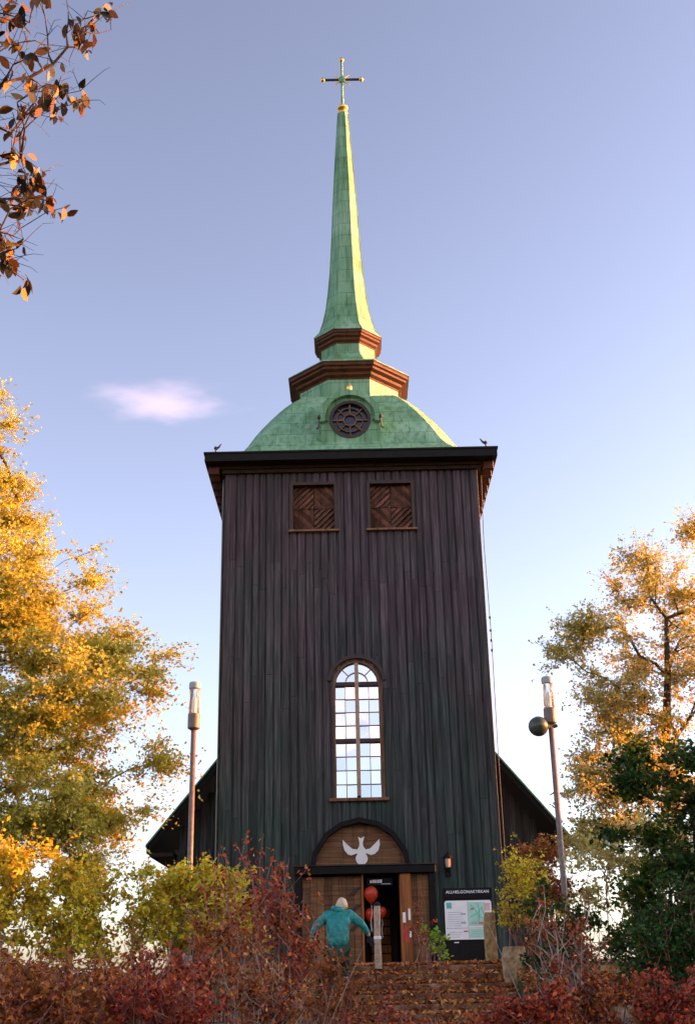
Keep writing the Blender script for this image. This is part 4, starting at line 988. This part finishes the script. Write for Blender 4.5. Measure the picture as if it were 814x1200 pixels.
sh('low rust-coloured hedge plant in the middle of the lower right', 2.25, 12.6, [((2.2, 12.6, 1.42), (.45, .45, .22), 30), ((2.5, 12.6, 1.5), (.3, .4, .2), 16), ((2.25, 12.4, 1.15), (.6, .4, .3), 30)], 'rust_leaf', 'redtwig', per=50, spray=.15, size=.052, wands=20, wandlen=.5, bare=16, barelen=1.4)
sh('dark red hedge plant in the lower right corner', 3.0, 12.2, [((2.9, 12.2, 1.42), (.5, .45, .24), 34), ((3.3, 12.2, 1.52), (.4, .45, .2), 20), ((3.05, 12.0, 1.15), (.6, .4, .3), 34)], 'red_leaf', 'redtwig', per=50, spray=.15, size=.052, wands=20, wandlen=.5, bare=14, barelen=1.4)
sh('dark green shrub with scattered yellow leaves below the dark green tree', 4.1, 16.2, [((4.2, 16.2, 2.5), (.6, .5, .35), 26), ((3.9, 16.2, 2.1), (.5, .5, .36), 24), ((4.4, 16.2, 2.0), (.6, .5, .4), 30), ((3.8, 16.0, 1.7), (.8, .5, .35), 36)], 'green_leaf', 'redtwig', per=60, spray=.2, size=.066, wands=14, wandlen=.6, bare=14)
sh('small bright green sapling in front of the notice board', 1.45, 24.2, [((1.45, 24.2, 2.45), (.25, .25, .26), 9), ((1.6, 24.2, 2.2), (.2, .2, .16), 5)], 'sapling_leaf', 'redtwig', per=16, spray=.13, size=.085, stems=3, spread=.08)
sh('sparse red twigs in front of the right door jamb', 1.15, 21.6, [((1.15, 23.0, 2.6), (.25, .2, .5), 16)], 'red_leaf', 'redtwig', per=9, spray=.14, size=.055, stems=3, spread=.1, bare=5, barelen=1.2)
sh('low tangle of rust leaves and twigs just behind the climbing person', -.42, 17.6, [((-.42, 17.6, 1.75), (.38, .3, .33), 22), ((-.3, 17.4, 1.35), (.4, .4, .3), 26)], 'rust_leaf', 'redtwig', per=26, spray=.17, size=.055, bare=26, barelen=2.0, wands=22, wandlen=.7)

sh('dark brown-green shrub filling the shade behind the half-bare shrub', 3.45, 20.2, [((3.0, 20.2, 2.75), (.4, .4, .4), 18), ((3.5, 20.2, 2.45), (.45, .4, .4), 22), ((3.1, 20.0, 2.1), (.6, .4, .36), 26), ((4.3, 20.2, 2.2), (.45, .4, .4), 20)], 'green_leaf', 'redtwig', per=50, spray=.24, size=.07, wands=14, wandlen=.6, bare=8)
sh('dark loose bush between the dark green tree and the right lamp post', 4.55, 19.9, [((4.6, 19.9, 2.6), (.5, .4, .35), 20), ((4.9, 19.9, 3.2), (.4, .4, .4), 16), ((4.6, 19.7, 1.95), (.6, .4, .33), 22)], 'green_leaf', 'redtwig', per=44, spray=.26, size=.075, wands=10, wandlen=.6)

# ------------------------------------------------------------------ house added out of view on the right to shade the steps and shrubs
ab = empty('added_shade_house', (44, 21, 0), 'ochre plastered apartment house added out of view to shade the steps', 'shade_building')
build('wall', MB().box(38, 50, -12, 56, 0, 9.9), M['plaster'], ab)
build('roof', MB().add([(37.5, -12.5, 9.903), (50.5, -12.5, 9.903), (50.5, 56.5, 9.903), (37.5, 56.5, 9.903), (43, -8, 12.3), (45, -8, 12.3), (45, 52, 12.3), (43, 52, 12.3)], [(0, 3, 2, 1), (4, 5, 6, 7), (0, 1, 5, 4), (1, 2, 6, 5), (2, 3, 7, 6), (3, 0, 4, 7)]), M['tin'], ab)
for fl_ in range(3):
    for q in range(16):
        y = -9.5 + q * 4.1; z = 1.05 + fl_ * 3.0
        wf = build('window', MB().strip_y([(0, z), (1.2, z), (1.2, z + 1.7), (0, z + 1.7)], [(.08, z + .08), (1.12, z + .08), (1.12, z + 1.62), (.08, z + 1.62)], 0, .06, True), M['white'], None, False, None)
        wf.data.transform(Matrix.Translation((38 - .03 - 44, y - 21, 0)) @ Matrix.Rotation(R(90), 4, 'Z')); wf.parent = ab
        build('pane', MB().box(37.985, 37.998, y + .08, y + 1.12, z + .08, z + 1.62), M['darkglass'], wf)

# ------------------------------------------------------------------ light, sky, camera
EL, AZ = 11., 9.                       # sun elevation; degrees behind the facade plane, from +x
w = bpy.data.worlds.new('World'); sc.world = w; w.use_nodes = True
nt = w.node_tree; nt.nodes.clear()
out = nt.nodes.new('ShaderNodeOutputWorld'); bg = nt.nodes.new('ShaderNodeBackground'); nt.links.new(bg.outputs[0], out.inputs[0])
sky = nt.nodes.new('ShaderNodeTexSky'); sky.sky_type = 'NISHITA'; sky.sun_disc = False
sky.sun_elevation = R(EL); sky.sun_rotation = R(90 - AZ); sky.ozone_density = 2.5; sky.dust_density = 1.2; sky.air_density = 1.0
bg.inputs[1].default_value = .05
tc = N(nt, 'ShaderNodeTexCoord')
hs = N(nt, 'ShaderNodeHueSaturation'); hs.inputs['Saturation'].default_value = .54; nt.links.new(sky.outputs[0], hs.inputs['Color'])
gm = N(nt, 'ShaderNodeGamma'); gm.inputs[1].default_value = 1.5; nt.links.new(hs.outputs[0], gm.inputs[0])
tint = mixc(nt, 1., gm.outputs[0], (.71, .615, .64), 'MULTIPLY')
th, ro_ = R(21.6), R(1.2); F = Vector((0, math.cos(th), math.sin(th))); Rr = Vector((1, 0, 0)); Uu = Vector((0, -math.sin(th), math.cos(th)))
R2 = Rr * math.cos(ro_) - Uu * math.sin(ro_); U2 = Uu * math.cos(ro_) + Rr * math.sin(ro_)
def cloud(colr, d, ax, up, sx, sy, amt, c):
    def dot(v, s):
        a = N(nt, 'ShaderNodeVectorMath', operation='DOT_PRODUCT'); nt.links.new(tc.outputs['Generated'], a.inputs[0]); a.inputs[1].default_value = v
        b = N(nt, 'ShaderNodeMath', operation='MULTIPLY'); nt.links.new(a.outputs['Value'], b.inputs[0]); b.inputs[1].default_value = s; return b.outputs[0]
    up = (up - d * up.dot(d)).normalized(); ax = (ax - d * ax.dot(d)).normalized()
    cb = N(nt, 'ShaderNodeCombineXYZ'); nt.links.new(dot(ax, 1 / sx), cb.inputs[0]); nt.links.new(dot(up, 1 / sy), cb.inputs[1])
    nz = N(nt, 'ShaderNodeTexNoise'); nz.inputs['Scale'].default_value = 1.1; nz.inputs['Detail'].default_value = 8; nt.links.new(cb.outputs[0], nz.inputs['Vector'])
    off = N(nt, 'ShaderNodeVectorMath', operation='SUBTRACT'); off.inputs[1].default_value = (d.dot(ax) / sx, d.dot(up) / sy, 0)
    nt.links.new(cb.outputs[0], off.inputs[0])
    ln = N(nt, 'ShaderNodeVectorMath', operation='LENGTH'); nt.links.new(off.outputs[0], ln.inputs[0])
    s = N(nt, 'ShaderNodeMath', operation='MULTIPLY_ADD'); nt.links.new(nz.outputs['Fac'], s.inputs[0]); s.inputs[1].default_value = -1.5; nt.links.new(ln.outputs['Value'], s.inputs[2])
    mr = N(nt, 'ShaderNodeMapRange', interpolation_type='SMOOTHSTEP'); nt.links.new(s.outputs[0], mr.inputs[0]); mr.inputs[1].default_value = .30; mr.inputs[2].default_value = -.80; mr.inputs[4].default_value = amt
    fr = N(nt, 'ShaderNodeMath', operation='GREATER_THAN'); dd = N(nt, 'ShaderNodeVectorMath', operation='DOT_PRODUCT'); nt.links.new(tc.outputs['Generated'], dd.inputs[0]); dd.inputs[1].default_value = d; nt.links.new(dd.outputs['Value'], fr.inputs[0]); fr.inputs[1].default_value = .5
    ml = N(nt, 'ShaderNodeMath', operation='MULTIPLY'); nt.links.new(mr.outputs[0], ml.inputs[0]); nt.links.new(fr.outputs[0], ml.inputs[1])
    return mixc(nt, ml.outputs[0], colr, c)
cd = (F + R2 * ((190 - 407) / 1400) + U2 * ((600 - 470) / 1400)).normalized()
c1 = cloud(tint, cd, R2, U2, .060, .021, .33, (5.2, 3.6, 4.3))
cd2 = Vector((.1, -1, .55)).normalized()     # unseen bright cloud bank, added behind the camera to lift the shaded fronts
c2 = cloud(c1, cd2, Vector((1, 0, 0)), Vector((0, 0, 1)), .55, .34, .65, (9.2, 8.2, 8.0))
cd3 = Vector((.05, -1, .215)).normalized()  # unseen pink streak added behind the camera for the tall window to reflect
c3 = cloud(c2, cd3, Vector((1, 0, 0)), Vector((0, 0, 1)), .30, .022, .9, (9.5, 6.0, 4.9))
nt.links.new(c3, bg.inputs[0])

sd = bpy.data.lights.new('sun', 'SUN'); sd.energy = 2.8; sd.angle = R(.5); sd.color = (1, .31, .04)
so = bpy.data.objects.new('sun', sd); col.objects.link(so)
ds_ = Vector((math.cos(R(EL)) * math.cos(R(AZ)), math.cos(R(EL)) * math.sin(R(AZ)), math.sin(R(EL))))
so.rotation_euler = (-ds_).to_track_quat('-Z', 'Y').to_euler(); so.location = (40, 10, 30)

cam = bpy.data.cameras.new('camera'); co = bpy.data.objects.new('camera', cam); col.objects.link(co); sc.camera = co
cam.sensor_fit = 'VERTICAL'; cam.sensor_height = 24; cam.lens = 1400 / 1200 * 24; cam.clip_start = .05; cam.clip_end = 5000
mw = Matrix((R2, U2, -F)).transposed().to_4x4(); mw.translation = (0, 0, 1.6); co.matrix_world = mw
vs_ = sc.view_settings; vs_.view_transform = 'Standard'; vs_.look = 'None'; vs_.gamma = 1; vs_.exposure = 3.1
sc.render.film_transparent = False
sc.cycles.max_bounces = 6; sc.cycles.transparent_max_bounces = 8; sc.cycles.use_denoising = True
